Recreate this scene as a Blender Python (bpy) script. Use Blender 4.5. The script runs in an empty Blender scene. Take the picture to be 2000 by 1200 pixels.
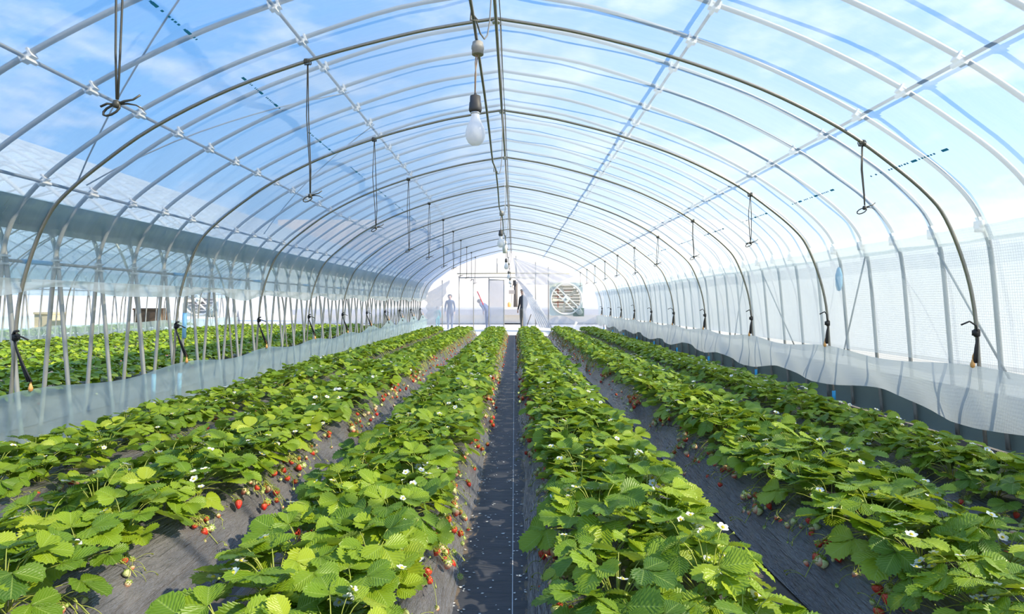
import bpy, math, random
import numpy as np
from mathutils import Vector, Matrix
PI = math.pi
R_ = random.Random(11)
C = bpy.context.scene.collection
scene = bpy.context.scene

# ------------------------------------------------------------------ camera, world, sun, exposure
HC = 1.12                                            # eye height, metres
cam_d = bpy.data.cameras.new('camera'); cam = bpy.data.objects.new('camera', cam_d); C.objects.link(cam)
cam.location = (0, 0, HC); cam.rotation_euler = (PI/2, 0, 0)
cam_d.sensor_width = 36; cam_d.lens = 36*1120/2000; cam_d.clip_start = .05; cam_d.clip_end = 800
cam_d.shift_x = -.0025; cam_d.shift_y = -.004
scene.camera = cam

w = bpy.data.worlds.new('sky'); scene.world = w; w.use_nodes = True
nt = w.node_tree; nt.nodes.clear()
wo = nt.nodes.new('ShaderNodeOutputWorld'); wb = nt.nodes.new('ShaderNodeBackground')
tc = nt.nodes.new('ShaderNodeTexCoord'); sx = nt.nodes.new('ShaderNodeSeparateXYZ'); cr = nt.nodes.new('ShaderNodeValToRGB')
nt.links.new(tc.outputs['Generated'], sx.inputs[0]); nt.links.new(sx.outputs['Z'], cr.inputs[0])
e = cr.color_ramp.elements
e[0].position = 0; e[0].color = (1, 1, 1, 1)
e[1].position = 1; e[1].color = (.06, .26, .72, 1)
for p_, c_ in ((.05, (.80, .90, 1, 1)), (.13, (.40, .64, .94, 1)), (.26, (.20, .48, .92, 1)), (.42, (.10, .37, .86, 1))):
    k = e.new(p_); k.color = c_
nz = nt.nodes.new('ShaderNodeTexNoise'); nz.inputs['Scale'].default_value = 5; nz.inputs['Detail'].default_value = 7; nz.inputs['Roughness'].default_value = .6
mp = nt.nodes.new('ShaderNodeMapping'); mp.inputs['Scale'].default_value = (1, 1, 2.6)
nt.links.new(tc.outputs['Generated'], mp.inputs[0]); nt.links.new(mp.outputs[0], nz.inputs[0])
c2 = nt.nodes.new('ShaderNodeValToRGB'); c2.color_ramp.elements[0].position = .50; c2.color_ramp.elements[1].position = .74
c2.color_ramp.elements[0].color = (0, 0, 0, 1); c2.color_ramp.elements[1].color = (.75, .75, .75, 1)
nt.links.new(nz.outputs[0], c2.inputs[0])
mx = nt.nodes.new('ShaderNodeMix'); mx.data_type = 'RGBA'; mx.inputs['B'].default_value = (.93, .96, 1, 1)
nt.links.new(c2.outputs[0], mx.inputs['Factor']); nt.links.new(cr.outputs[0], mx.inputs['A'])
nt.links.new(mx.outputs['Result'], wb.inputs[0]); wb.inputs[1].default_value = 1.36
nt.links.new(wb.outputs[0], wo.inputs[0])

sl = bpy.data.lights.new('sun', 'SUN'); sl.energy = 8.6; sl.angle = math.radians(.8); sl.color = (1, .88, .67)
so = bpy.data.objects.new('sun', sl); C.objects.link(so)
so.rotation_euler = Vector((-1, .30, -.80)).to_track_quat('-Z', 'Y').to_euler()

vs = scene.view_settings
vs.view_transform = 'Standard'; vs.look = 'None'; vs.gamma = 1; vs.exposure = .42; vs.use_curve_mapping = False
cy = scene.cycles
cy.max_bounces = 8; cy.diffuse_bounces = 3; cy.glossy_bounces = 2; cy.transmission_bounces = 4; cy.transparent_max_bounces = 24
cy.caustics_reflective = False; cy.caustics_refractive = False; cy.sample_clamp_indirect = 6
cy.use_denoising = True

# ------------------------------------------------------------------ helpers
def tag(o, label=None, cat=None, group=None, kind=None):
    if label: o['label'] = label
    if cat: o['category'] = cat
    if group: o['group'] = group
    if kind: o['kind'] = kind
    return o

def empty(name, loc=(0, 0, 0), rz=0):
    o = bpy.data.objects.new(name, None); C.objects.link(o); o.location = loc; o.rotation_euler = (0, 0, rz)
    o.empty_display_size = .05
    return o

def copy_tree(o, parent=None):
    c = o.copy(); C.objects.link(c)
    if parent: c.parent = parent
    for ch in list(o.children): copy_tree(ch, c)
    return c

class MB:
    """gathers tubes, boxes, grids and turned shapes into one mesh"""
    def __init__(s): s.v = []; s.f = []; s.m = []; s.uv = {}; s.t = []
    def add(s, vs, fs, mi=0, tint=0.5):
        o = len(s.v); s.v += [tuple(p) for p in vs]; s.t += [tint]*len(vs)
        for q in fs: s.f.append(tuple(i+o for i in q)); s.m.append(mi)
        return o
    def tube(s, pts, r, n=6, mi=0, cap=True, tint=.5):
        pts = [Vector(p) for p in pts]; k = len(pts)
        rs = r if isinstance(r, (list, tuple)) else [r]*k
        tg = []
        for i in range(k):
            d = pts[min(i+1, k-1)]-pts[max(i-1, 0)]
            tg.append(d.normalized() if d.length > 1e-9 else Vector((0, 0, 1)))
        a = Vector((0, 0, 1)) if abs(tg[0].z) < .9 else Vector((1, 0, 0))
        u = tg[0].cross(a).normalized(); vs = []
        for i in range(k):
            u = (u-tg[i]*u.dot(tg[i]))
            u = u.normalized() if u.length > 1e-6 else tg[i].orthogonal().normalized()
            b = tg[i].cross(u)
            for j in range(n):
                an = 2*PI*j/n; vs.append(pts[i]+(u*math.cos(an)+b*math.sin(an))*rs[i])
        fs = [(i*n+j, i*n+(j+1) % n, (i+1)*n+(j+1) % n, (i+1)*n+j) for i in range(k-1) for j in range(n)]
        if cap and n > 2: fs += [tuple(range(n))[::-1], tuple(range((k-1)*n, k*n))]
        s.add(vs, fs, mi, tint); return s
    def box(s, c, d, mi=0, rot=None):
        c = Vector(c); M = rot or Matrix.Identity(3)
        vs = [c+M @ Vector((x*d[0]/2, y*d[1]/2, z*d[2]/2)) for x in (-1, 1) for y in (-1, 1) for z in (-1, 1)]
        s.add(vs, [(0, 1, 3, 2), (4, 6, 7, 5), (0, 4, 5, 1), (2, 3, 7, 6), (0, 2, 6, 4), (1, 5, 7, 3)], mi); return s
    def lathe(s, prof, c=(0, 0, 0), n=12, mi=0, M=None, tint=.5):
        c = Vector(c); vs = []; M = M or Matrix.Identity(3)
        for r, z in prof:
            for j in range(n): vs.append(c+M @ Vector((r*math.cos(2*PI*j/n), r*math.sin(2*PI*j/n), z)))
        k = len(prof)
        fs = [(i*n+j, i*n+(j+1) % n, (i+1)*n+(j+1) % n, (i+1)*n+j) for i in range(k-1) for j in range(n)]
        if prof[0][0] > 1e-6: fs.append(tuple(range(n))[::-1])
        if prof[-1][0] > 1e-6: fs.append(tuple(range((k-1)*n, k*n)))
        s.add(vs, fs, mi, tint); return s
    def grid(s, nu, nv, fn, mi=0):
        vs = [fn(i/(nu-1), j/(nv-1)) for i in range(nu) for j in range(nv)]
        s.add(vs, [(i*nv+j, i*nv+j+1, (i+1)*nv+j+1, (i+1)*nv+j) for i in range(nu-1) for j in range(nv-1)], mi); return s
    def mesh(s, name, mats, smooth=True):
        me = bpy.data.meshes.new(name); me.from_pydata(s.v, [], s.f)
        for m in mats if isinstance(mats, (list, tuple)) else [mats]: me.materials.append(m)
        me.polygons.foreach_set('material_index', s.m)
        me.polygons.foreach_set('use_smooth', [smooth]*len(s.f))
        at = me.attributes.new('tint', 'FLOAT', 'POINT'); at.data.foreach_set('value', s.t)
        me.update(); return me
    def build(s, name, mats, parent=None, loc=None, smooth=True):
        return obj(name, s.mesh(name, mats, smooth), parent, loc)

def obj(name, me, parent=None, loc=None):
    o = bpy.data.objects.new(name, me); C.objects.link(o)
    if parent: o.parent = parent
    if loc: o.location = loc
    return o

ONES = 'zeroth first second third fourth fifth sixth seventh eighth ninth tenth eleventh twelfth thirteenth fourteenth fifteenth sixteenth seventeenth eighteenth nineteenth'.split()
TENS = {2: 'twent', 3: 'thirt', 4: 'fort', 5: 'fift', 6: 'sixt'}
def ordw(n):
    if n < 20: return ONES[n]
    t, u = divmod(n, 10)
    return TENS[t]+('ieth' if u == 0 else 'y-'+ONES[u])

# ------------------------------------------------------------------ materials
def mat(name):
    m = bpy.data.materials.new(name); m.use_nodes = True; m.node_tree.nodes.clear()
    nt = m.node_tree; out = nt.nodes.new('ShaderNodeOutputMaterial')
    return m, nt, out
def nd(nt, t, **kw):
    n = nt.nodes.new('ShaderNode'+t)
    for k, v in kw.items():
        if k.startswith('_'): setattr(n, k[1:], v)
        else:
            key = int(k[1:]) if k[0] == 'i' and k[1:].isdigit() else k.replace('__', ' ')
            s = n.inputs[key]
            if hasattr(v, 'is_output'): nt.links.new(v, s)
            else: s.default_value = v
    return n
def math_(nt, op, a, b=0.0, c=None):
    n = nd(nt, 'Math', _operation=op)
    for i, v in enumerate((a, b) if c is None else (a, b, c)):
        if hasattr(v, 'is_output'): nt.links.new(v, n.inputs[i])
        else: n.inputs[i].default_value = v
    return n.outputs[0]
def mixc(nt, f, a, b):
    n = nd(nt, 'Mix', _data_type='RGBA')
    for k, v in (('Factor', f), ('A', a), ('B', b)):
        s = n.inputs[k] if k == 'Factor' else [x for x in n.inputs if x.name == k and x.type == 'RGBA'][0]
        if hasattr(v, 'is_output'): nt.links.new(v, s)
        else: s.default_value = v if k == 'Factor' else (*v, 1)
    return [x for x in n.outputs if x.type == 'RGBA'][0]
def ramp(nt, f, stops):
    n = nd(nt, 'ValToRGB'); nt.links.new(f, n.inputs[0]); el = n.color_ramp.elements
    el[0].position = stops[0][0]; el[0].color = (*stops[0][1], 1); el[1].position = stops[-1][0]; el[1].color = (*stops[-1][1], 1)
    for p, c in stops[1:-1]: el.new(p).color = (*c, 1)
    return n.outputs[0]
def noise(nt, scale, detail=3, vec=None, stretch=None, rough=.5):
    n = nd(nt, 'TexNoise', Scale=scale, Detail=detail, Roughness=rough)
    if vec is None: vec = nd(nt, 'TexCoord').outputs['Object']
    if stretch:
        m = nd(nt, 'Mapping'); m.inputs['Scale'].default_value = stretch; nt.links.new(vec, m.inputs[0]); vec = m.outputs[0]
    nt.links.new(vec, n.inputs['Vector']); return n.outputs[0]

def simple(name, col, rough=.5, metal=0, spec=.5, var=.12, nscale=30, bump=0, bscale=80, stretch=None):
    m, nt, out = mat(name)
    f = noise(nt, nscale, 4, stretch=stretch)
    c = mixc(nt, f, tuple(x*(1-var) for x in col), tuple(min(1, x*(1+var)) for x in col))
    p = nd(nt, 'BsdfPrincipled', Base__Color=c, Roughness=rough, Metallic=metal)
    p.inputs['Specular IOR Level'].default_value = spec
    if bump:
        b = nd(nt, 'Bump', Strength=bump, Distance=.01); nt.links.new(noise(nt, bscale, 5, stretch=stretch), b.inputs['Height']); nt.links.new(b.outputs[0], p.inputs['Normal'])
    nt.links.new(p.outputs[0], out.inputs[0]); return m

def film(name, T0, haze=(1, 1, 1), tint=(1, 1, 1), transl=.55, amp=.12, nscale=3, stretch=(1, 1, 1), gloss=.05, net=0, lo=.05, bump=.3, blur=0):
    """thin plastic sheet: clear transmission that falls off with the optical path, milky scattering, a little gloss"""
    m, nt, out = mat(name)
    lw = nd(nt, 'LayerWeight', Blend=.5)
    cos = math_(nt, 'MAXIMUM', math_(nt, 'SUBTRACT', 1.0, lw.outputs['Facing']), .16)
    T = math_(nt, 'POWER', T0, math_(nt, 'DIVIDE', 1.0, cos))
    n1 = noise(nt, nscale, 5, stretch=stretch, rough=.62)
    k = math_(nt, 'MULTIPLY_ADD', math_(nt, 'SUBTRACT', n1, .5), -2*amp, 1.0)
    n2 = noise(nt, .35, 2)
    k = math_(nt, 'MULTIPLY', k, math_(nt, 'MULTIPLY_ADD', math_(nt, 'SUBTRACT', n2, .5), -amp*1.6, 1.0))
    T = math_(nt, 'MAXIMUM', math_(nt, 'MULTIPLY', T, k), lo)
    T = math_(nt, 'MINIMUM', T, .97)
    if net:
        tc = nd(nt, 'TexCoord'); sp = nd(nt, 'SeparateXYZ', i0=tc.outputs['Object'])
        a = math_(nt, 'LESS_THAN', math_(nt, 'FRACT', math_(nt, 'DIVIDE', sp.outputs['Y'], net)), .17)
        b = math_(nt, 'LESS_THAN', math_(nt, 'FRACT', math_(nt, 'DIVIDE', sp.outputs['Z'], net)), .17)
        g = math_(nt, 'MAXIMUM', a, b)
        hz = mixc(nt, g, haze, tuple(.62*x for x in haze))
        T = math_(nt, 'MULTIPLY', T, math_(nt, 'MULTIPLY_ADD', g, -.5, 1.0))
    else: hz = haze
    bp = nd(nt, 'Bump', Strength=bump, Distance=.02); nt.links.new(n1, bp.inputs['Height'])
    d = nd(nt, 'BsdfDiffuse'); tr = nd(nt, 'BsdfTranslucent')
    for x in (d, tr):
        if hasattr(hz, 'is_output'): nt.links.new(hz, x.inputs[0])
        else: x.inputs[0].default_value = (*hz, 1)
    s = nd(nt, 'MixShader', i0=transl); nt.links.new(d.outputs[0], s.inputs[1]); nt.links.new(tr.outputs[0], s.inputs[2])
    tp = nd(nt, 'BsdfTransparent', Color=(*tint, 1))
    if blur:                                                # frosted share of what passes through
        rf = nd(nt, 'BsdfRefraction', Color=(*tint, 1), IOR=1.0, Roughness=.17); mb = nd(nt, 'MixShader', i0=blur)
        nt.links.new(tp.outputs[0], mb.inputs[1]); nt.links.new(rf.outputs[0], mb.inputs[2]); tp = mb
    s2 = nd(nt, 'MixShader', i0=T); nt.links.new(s.outputs[0], s2.inputs[1]); nt.links.new(tp.outputs[0], s2.inputs[2])
    last = s2
    if gloss:
        g = nd(nt, 'BsdfGlossy', Roughness=.22); nt.links.new(bp.outputs[0], g.inputs['Normal'])
        last = nd(nt, 'MixShader', i0=gloss); nt.links.new(s2.outputs[0], last.inputs[1]); nt.links.new(g.outputs[0], last.inputs[2])
    nt.links.new(last.outputs[0], out.inputs[0]); return m

def leaf_material():
    m, nt, out = mat('strawberry leaf')
    at = nd(nt, 'Attribute', _attribute_name='tint')
    uv = nd(nt, 'UVMap'); sp = nd(nt, 'SeparateXYZ', i0=uv.outputs[0])
    ax = math_(nt, 'ABSOLUTE', math_(nt, 'SUBTRACT', sp.outputs['X'], .5))
    ph = math_(nt, 'SUBTRACT', math_(nt, 'MULTIPLY', sp.outputs['Y'], 8.0), math_(nt, 'MULTIPLY', ax, 7.0))
    fr = math_(nt, 'ABSOLUTE', math_(nt, 'SUBTRACT', math_(nt, 'FRACT', ph), .5))      # 0.5 at a vein
    vein = math_(nt, 'POWER', math_(nt, 'MULTIPLY', fr, 2.0), 5.0)
    mid = math_(nt, 'LESS_THAN', ax, .022)
    v = math_(nt, 'MAXIMUM', math_(nt, 'MULTIPLY', vein, .55), mid)
    base = ramp(nt, at.outputs['Fac'], [(0, (.045, .12, .010)), (.4, (.15, .265, .010)), (.75, (.265, .375, .014)), (1, (.38, .46, .03))])
    base = mixc(nt, math_(nt, 'MULTIPLY', v, .42), base, (.42, .54, .12))
    geo = nd(nt, 'NewGeometry')
    col = mixc(nt, math_(nt, 'MULTIPLY', geo.outputs['Backfacing'], .55), base, (.36, .45, .20))
    hgt = math_(nt, 'MULTIPLY', fr, -1.0)
    bp = nd(nt, 'Bump', Strength=.6, Distance=.0042); nt.links.new(hgt, bp.inputs['Height'])
    p = nd(nt, 'BsdfPrincipled', Base__Color=col, Roughness=.42, Normal=bp.outputs[0]); p.inputs['Specular IOR Level'].default_value = .42
    tcol = mixc(nt, .5, base, (.46, .58, .02))
    t = nd(nt, 'BsdfTranslucent', Color=tcol)
    s = nd(nt, 'MixShader', i0=.28); nt.links.new(p.outputs[0], s.inputs[1]); nt.links.new(t.outputs[0], s.inputs[2])
    nt.links.new(s.outputs[0], out.inputs[0]); return m

def berry_material(name, top, bottom, seed):
    m, nt, out = mat(name)
    tc = nd(nt, 'TexCoord'); sp = nd(nt, 'SeparateXYZ', i0=tc.outputs['Generated'])
    f = math_(nt, 'ADD', sp.outputs['Z'], math_(nt, 'MULTIPLY', math_(nt, 'SUBTRACT', noise(nt, 60, 2), .5), .5))
    c = ramp(nt, f, [(.15, bottom), (.85, top)])
    vo = nd(nt, 'TexVoronoi', Scale=9.0); nt.links.new(tc.outputs['Generated'], vo.inputs['Vector'])
    dot = math_(nt, 'LESS_THAN', vo.outputs['Distance'], .17)
    c = mixc(nt, math_(nt, 'MULTIPLY', dot, .8), c, seed)
    b = nd(nt, 'Bump', Strength=.6, Distance=.003, Height=vo.outputs['Distance'])
    p = nd(nt, 'BsdfPrincipled', Base__Color=c, Roughness=.28, Normal=b.outputs[0])
    p.inputs['Subsurface Weight'].default_value = 0
    nt.links.new(p.outputs[0], out.inputs[0]); return m

def thin(name, col, tcol, mixf=.35, rough=.5):
    m, nt, out = mat(name)
    f = noise(nt, 90, 3)
    c = mixc(nt, f, tuple(x*.88 for x in col), col)
    p = nd(nt, 'BsdfPrincipled', Base__Color=c, Roughness=rough); t = nd(nt, 'BsdfTranslucent', Color=(*tcol, 1))
    s = nd(nt, 'MixShader', i0=mixf); nt.links.new(p.outputs[0], s.inputs[1]); nt.links.new(t.outputs[0], s.inputs[2])
    nt.links.new(s.outputs[0], out.inputs[0]); return m

def mulch_material():
    m, nt, out = mat('mulch sheet')
    tc = nd(nt, 'TexCoord')
    n1 = noise(nt, 2.2, 6, tc.outputs['Object'], (5, 1.1, 3), .6)
    n2 = noise(nt, 9, 4, tc.outputs['Object'], (6, .7, 6), .6)
    c = ramp(nt, n1, [(.3, (.088, .085, .092)), (.7, (.18, .172, .172))])
    n3 = noise(nt, 140, 2, tc.outputs['Object']); c = mixc(nt, math_(nt, 'GREATER_THAN', n3, .74), c, (.3, .27, .22))
    h = math_(nt, 'ADD', n1, math_(nt, 'MULTIPLY', n2, .6))
    b = nd(nt, 'Bump', Strength=.9, Distance=.05, Height=h)
    p = nd(nt, 'BsdfPrincipled', Base__Color=c, Roughness=.25, Normal=b.outputs[0]); p.inputs['Specular IOR Level'].default_value = .9
    nt.links.new(p.outputs[0], out.inputs[0]); return m

def path_material():
    m, nt, out = mat('woven path cloth')
    tc = nd(nt, 'TexCoord'); sp = nd(nt, 'SeparateXYZ', i0=tc.outputs['Object'])
    n1 = noise(nt, 6, 5, tc.outputs['Object'], (1, 5, 1), .65)
    c = ramp(nt, n1, [(.3, (.025, .027, .034)), (.72, (.055, .056, .066))])
    n2 = noise(nt, 7, 6, tc.outputs['Object'], (3, 1, 1), .7)
    edge = math_(nt, 'MULTIPLY', math_(nt, 'ABSOLUTE', math_(nt, 'ADD', sp.outputs['X'], .08)), 7.0)
    f = math_(nt, 'MULTIPLY', math_(nt, 'GREATER_THAN', math_(nt, 'MULTIPLY', n2, math_(nt, 'ADD', edge, .12)), .52), .75)
    c = mixc(nt, f, c, (.19, .135, .08))                    # soil swept to the edges
    h = math_(nt, 'ADD', n1, math_(nt, 'MULTIPLY', math_(nt, 'SINE', math_(nt, 'MULTIPLY', sp.outputs['Y'], 900)), .02))
    b = nd(nt, 'Bump', Strength=.5, Distance=.02, Height=h)
    p = nd(nt, 'BsdfPrincipled', Base__Color=c, Roughness=.6, Normal=b.outputs[0])
    nt.links.new(p.outputs[0], out.inputs[0]); return m

M = {}
M['leaf'] = leaf_material()
M['stem'] = thin('stalk', (.46, .52, .10), (.5, .55, .06), .3)
M['calyx'] = thin('calyx', (.30, .42, .06), (.4, .5, .03), .3)
M['petal'] = thin('petal', (.92, .93, .90), (.9, .9, .85), .3)
M['yolk'] = simple('flower centre', (.85, .62, .03), .6)
M['ripe'] = berry_material('ripe berry', (.60, .07, .03), (.62, .012, .012), (.8, .5, .15))
M['half'] = berry_material('half ripe berry', (.78, .60, .36), (.70, .06, .03), (.75, .45, .15))
M['green'] = berry_material('unripe berry', (.55, .62, .22), (.70, .66, .34), (.45, .40, .10))
M['mulch'] = mulch_material()
M['path'] = path_material()
M['hoop'] = simple('galvanised inner hoop', (.33, .31, .265), .38, .55, var=.15, nscale=40)
M['steelgrey'] = simple('grey purlin pipe', (.17, .19, .20), .5, .3)
M['rib'] = simple('pale outer pipe', (.40, .40, .37), .45, .35, var=.1, nscale=25)
M['white_plastic'] = simple('white clip plastic', (.82, .80, .74), .5)
M['black'] = simple('black rubber', (.018, .018, .02), .6)
M['strap'] = simple('dull rubber strap', (.06, .058, .045), .45, var=.3)
M['cord'] = simple('grey cable', (.20, .19, .16), .5)
M['copper'] = simple('twin flex', (.35, .24, .15), .5)
M['bulb'] = thin('opal bulb glass', (.95, .95, .96), (.97, .97, .98), .5, .2)
M['socket'] = simple('black bulb socket', (.06, .055, .05), .55)
M['cap'] = simple('grey cable cap', (.36, .34, .30), .5)
M['steel'] = simple('bright steel', (.7, .7, .7), .3, .8)
M['orange'] = simple('orange cord clip', (.85, .42, .13), .5)
M['blue'] = simple('blue sleeve', (.06, .50, .92), .45)
M['skyblue'] = simple('pale blue tape', (.28, .62, .88), .5)
M['ink'] = simple('blue print', (.02, .36, .75), .6)
M['gutter'] = film('gutter sheet', .12, (.125, .165, .10), (.55, .72, .5), .45, .35, 2.5, (1, .25, 1), .04, lo=.06)
M['wood'] = simple('weathered wood', (.16, .10, .06), .8, var=.35, nscale=12, stretch=(1, 1, 9))
M['cream_wood'] = simple('pale wood', (.62, .54, .36), .7, var=.15)
M['outer_film'] = film('outer roof film', .90, (.42, .47, .54), (1, 1, 1), .5, .10, 2.0, (1, .5, 1), .04)
M['clean_film'] = film('next tunnel film', .80, (.74, .86, .98), (1, 1, 1), .5, .05, 2, (1, .5, 1), .03)
M['inner_film'] = film('inner liner film', .74, (.57, .66, .76), (.98, 1, 1), .5, .22, 2.6, (.6, 3.2, .6), .06, bump=.6)
M['net_wall'] = film('net side wall', .42, (.52, .555, .58), (.92, .97, 1), .62, .10, 2, (1, 1, 1), .03, net=.021)
M['side_film'] = film('side roll film', .84, (.40, .52, .52), (.80, .93, .93), .45, .2, 2, (1, .5, 1), .05)
M['end_film'] = film('end wall film', .56, (.76, .78, .83), (.95, .97, 1), .55, .14, 3, (1, 1, .4), .03, blur=.75)
M['skirt_film'] = film('skirt film', .66, (.56, .70, .70), (.80, .94, .94), .5, .18, 3, (1, 1, 1), .08, bump=.5)
M['milky_film'] = film('milky skirt film', .34, (.66, .71, .73), (.9, .96, .97), .55, .16, 3, (1, 1, 1), .06, bump=.5)
M['curtain_film'] = film('gathered film', .34, (.84, .85, .88), (.97, .98, 1), .5, .3, 6, (2, 2, .4), .05)
M['hem_film'] = film('film hem', .45, (.72, .76, .76), (.84, .94, .94), .5, .3, 6, (1, .4, 2), .08)
M['teal'] = simple('teal lower sheet', (.25, .32, .30), .6, var=.25, nscale=2.2)
M['soil'] = simple('soil', (.10, .085, .07), .9, var=.3, nscale=8, bump=.4, bscale=20)
M['yard'] = simple('pale concrete yard', (.72, .69, .64), .85, var=.12, nscale=3)
M['fan_pale'] = simple('pale green fan paint', (.74, .80, .75), .4)
M['fan_white'] = simple('white fan paint', (.88, .87, .82), .4)
M['fan_dark'] = simple('grey green fan paint', (.26, .34, .30), .5)
M['rust'] = simple('rust red bar', (.50, .18, .12), .6)
M['motor'] = simple('motor grey', (.42, .47, .44), .4)
M['louvre'] = simple('louvre', (.70, .66, .58), .5)
M['beige_wall'] = simple('peach rendered wall', (.84, .72, .60), .85, var=.06, nscale=4)
M['road'] = simple('grey kerb wall', (.34, .34, .37), .8)
M['dark_col'] = simple('dark trunk pole', (.10, .09, .085), .8, var=.5, nscale=30)
M['meter'] = simple('grey meter box', (.30, .27, .25), .6)
M['skin'] = simple('skin', (.62, .38, .27), .5)
M['jacket'] = simple('black jacket', (.022, .022, .026), .7)
M['trousers'] = simple('khaki grey trousers', (.16, .145, .115), .8)
M['greycap'] = simple('grey cap', (.22, .21, .20), .8)
M['navy'] = simple('navy cloth', (.035, .075, .17), .8)
M['navy2'] = simple('slate blue cloth', (.07, .10, .22), .8)
M['tealcloth'] = simple('teal cloth', (.06, .30, .36), .8)
M['hair'] = simple('dark hair', (.03, .025, .02), .6)
M['pinkred'] = simple('pink red stick', (.85, .10, .14), .5)
M['shoe'] = simple('dark shoe', (.03, .03, .03), .6)

# ------------------------------------------------------------------ tunnel profiles (x from the ridge line, z up)
CX = -.135
INNER = [(0, 3.21), (.35, 3.155), (.7, 3.085), (1.3, 2.925), (1.955, 2.69), (2.515, 2.41), (2.9, 2.14), (3.16, 1.92), (3.3, 1.74), (3.43, 1.42), (3.51, 1.08), (3.55, .6), (3.6, 0)]
OUTER = [(0, 3.5), (.75, 3.37), (1.48, 3.14), (2.1, 2.9), (2.73, 2.58), (3.2, 2.27), (3.45, 2.07), (3.62, 1.88), (3.72, 1.68), (3.77, 1.45), (3.82, .9), (3.86, .4), (3.9, 0)]
def spline(pts, n):
    P = [Vector((a, 0, b)) for a, b in pts]; P = [P[0]*2-P[1]]+P+[P[-1]*2-P[-2]]
    out = []
    for i in range(1, len(P)-2):
        for j in range(n):
            t = j/n; a, b, c, d = P[i-1], P[i], P[i+1], P[i+2]
            out.append(.5*((2*b)+(c-a)*t+(2*a-5*b+4*c-d)*t*t+(3*b-a-3*c+d)*t**3))
    out.append(P[-2]); return [(p.x, p.z) for p in out]
PIN = spline(INNER, 4); POUT = spline(OUTER, 4)
def at_x(prof, x):
    x = abs(x)
    for (a, b), (c, d) in zip(prof, prof[1:]):
        if a <= x <= c: return b+(d-b)*(x-a)/max(c-a, 1e-6)
    return 0
def at_z(prof, z):
    for (a, b), (c, d) in zip(prof, prof[1:]):
        if d <= z <= b: return a+(c-a)*(b-z)/max(b-d, 1e-6)
    return prof[-1][0]
def full(prof, zl, zr, off=0.0):
    """both halves, cut off below zl at the open side and zr at the walled side, pushed out by off"""
    def half(zm):
        q = [p for p in prof if p[1] > zm]+[(at_z(prof, zm), zm)]
        return q
    L = [(-a, b) for a, b in half(zl)][::-1]; Rr = half(zr)
    pts = L+Rr[1:]
    if off:
        o = []
        for i, (a, b) in enumerate(pts):
            p, q = pts[max(i-1, 0)], pts[min(i+1, len(pts)-1)]
            d = Vector((q[0]-p[0], q[1]-p[1])).normalized(); o.append((a-d.y*off, b+d.x*off))
        pts = o
    return pts

YA, YB = -2.5, 23.7            # tunnel from behind the eye to the end wall
HOOPS = [.21+2.0*k for k in range(12)]        # inner hoops (y)
RIBS = [1.37+.5*k for k in range(45)]         # outer ribs (y)
NX = -7.665; NX2 = -15.195                    # ridge lines of the next two tunnels

# ------------------------------------------------------------------ ground and outside
b = MB(); b.box((-6, 7.6, -.09), (30, 25, .1)); o = b.build('floor', M['soil'], smooth=False); tag(o, kind='structure')
b = MB(); b.box((0, 150, -.16), (600, 500, .2)); o = b.build('ground', M['yard'], smooth=False); tag(o, kind='structure')
b = MB(); b.box((-.08, 9.9, -.005), (.42, 19.6, .03)); o = b.build('path_cloth', M['path'], smooth=False)
tag(o, 'black woven weed cloth with white seam covering the central path between the beds', 'ground cloth')
b = MB(); b.box((-.008, 9.9, .0112), (.0035, 19.6, .001)); b.build('seam_line', simple('seam thread', (.55, .55, .55), .7), o, smooth=False)

# fallen petals on the path
b = MB()
for i in range(620):
    y = 1.5+10*R_.random()**1.8; x = -.08+.145*R_.choice((-1, 1))*R_.random()**.6
    s = .0025+.004*R_.random(); a = R_.random()*6.3
    b.add([(x+s*math.cos(a+q)*(1.5 if q in (0, PI) else .8), y+s*math.sin(a+q), .0125+.002*R_.random()) for q in (0, PI/2, PI, 3*PI/2)], [(0, 1, 2, 3)])
o = b.build('fallen_petals', M['petal']); tag(o, 'tiny white fallen petals scattered over the black path cloth', 'petals', kind='stuff')

# ------------------------------------------------------------------ beds
BH = .17
def bed_h(d):
    d = abs(d)
    if d < .2: return BH
    if d > .43: return -.03
    t = (d-.2)/.23
    return BH*(1-t**1.6)-.03*t**4
BEDS = [(-2.64, 'outer bed along the open side'), (-1.70, 'second bed left of path'), (-.62, 'first bed left of path'),
        (.46, 'first bed right of path'), (1.56, 'second bed right of path'), (2.47, 'outer bed along the net wall')]
def build_bed(cx, y0, y1, ny=120):
    cols = [-.47, -.43, -.38, -.33, -.27, -.2, -.1, 0, .1, .2, .27, .33, .38, .43, .47]
    rr = random.Random(int(cx*100)); b = MB(); vs = []; n = len(cols)
    ph = [rr.random()*6 for _ in range(8)]
    for i in range(ny+1):
        y = y0+(y1-y0)*i/ny
        for j, c in enumerate(cols):
            wv = .012*math.sin(2.1*y+ph[0])+.008*math.sin(5.3*y+ph[1]+c*3)
            z = bed_h(c)+(.006*math.sin(y*3.7+c*9+ph[2])+.005*math.sin(y*9.1+c*23+ph[3]) if abs(c) < .45 else 0)
            if i in (0, ny): z = min(z, 0)
            vs.append((cx+c+wv, y, z))
    b.add(vs, [(i*n+j, i*n+j+1, (i+1)*n+j+1, (i+1)*n+j) for i in range(ny) for j in range(n-1)])
    return b
for cx, nm in BEDS:
    y0 = .9 if abs(cx) < 1 else (1.0 if abs(cx) < 2 else 1.6)
    o = build_bed(cx, y0, 19.7).build('planting_bed', M['mulch'])
    tag(o, 'long raised '+nm.replace('bed', 'planting bed')+' under grey plastic mulch', 'planting bed', 'mulched planting beds')
NB = ['first', 'second', 'third', 'fourth', 'fifth', 'sixth']
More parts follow.
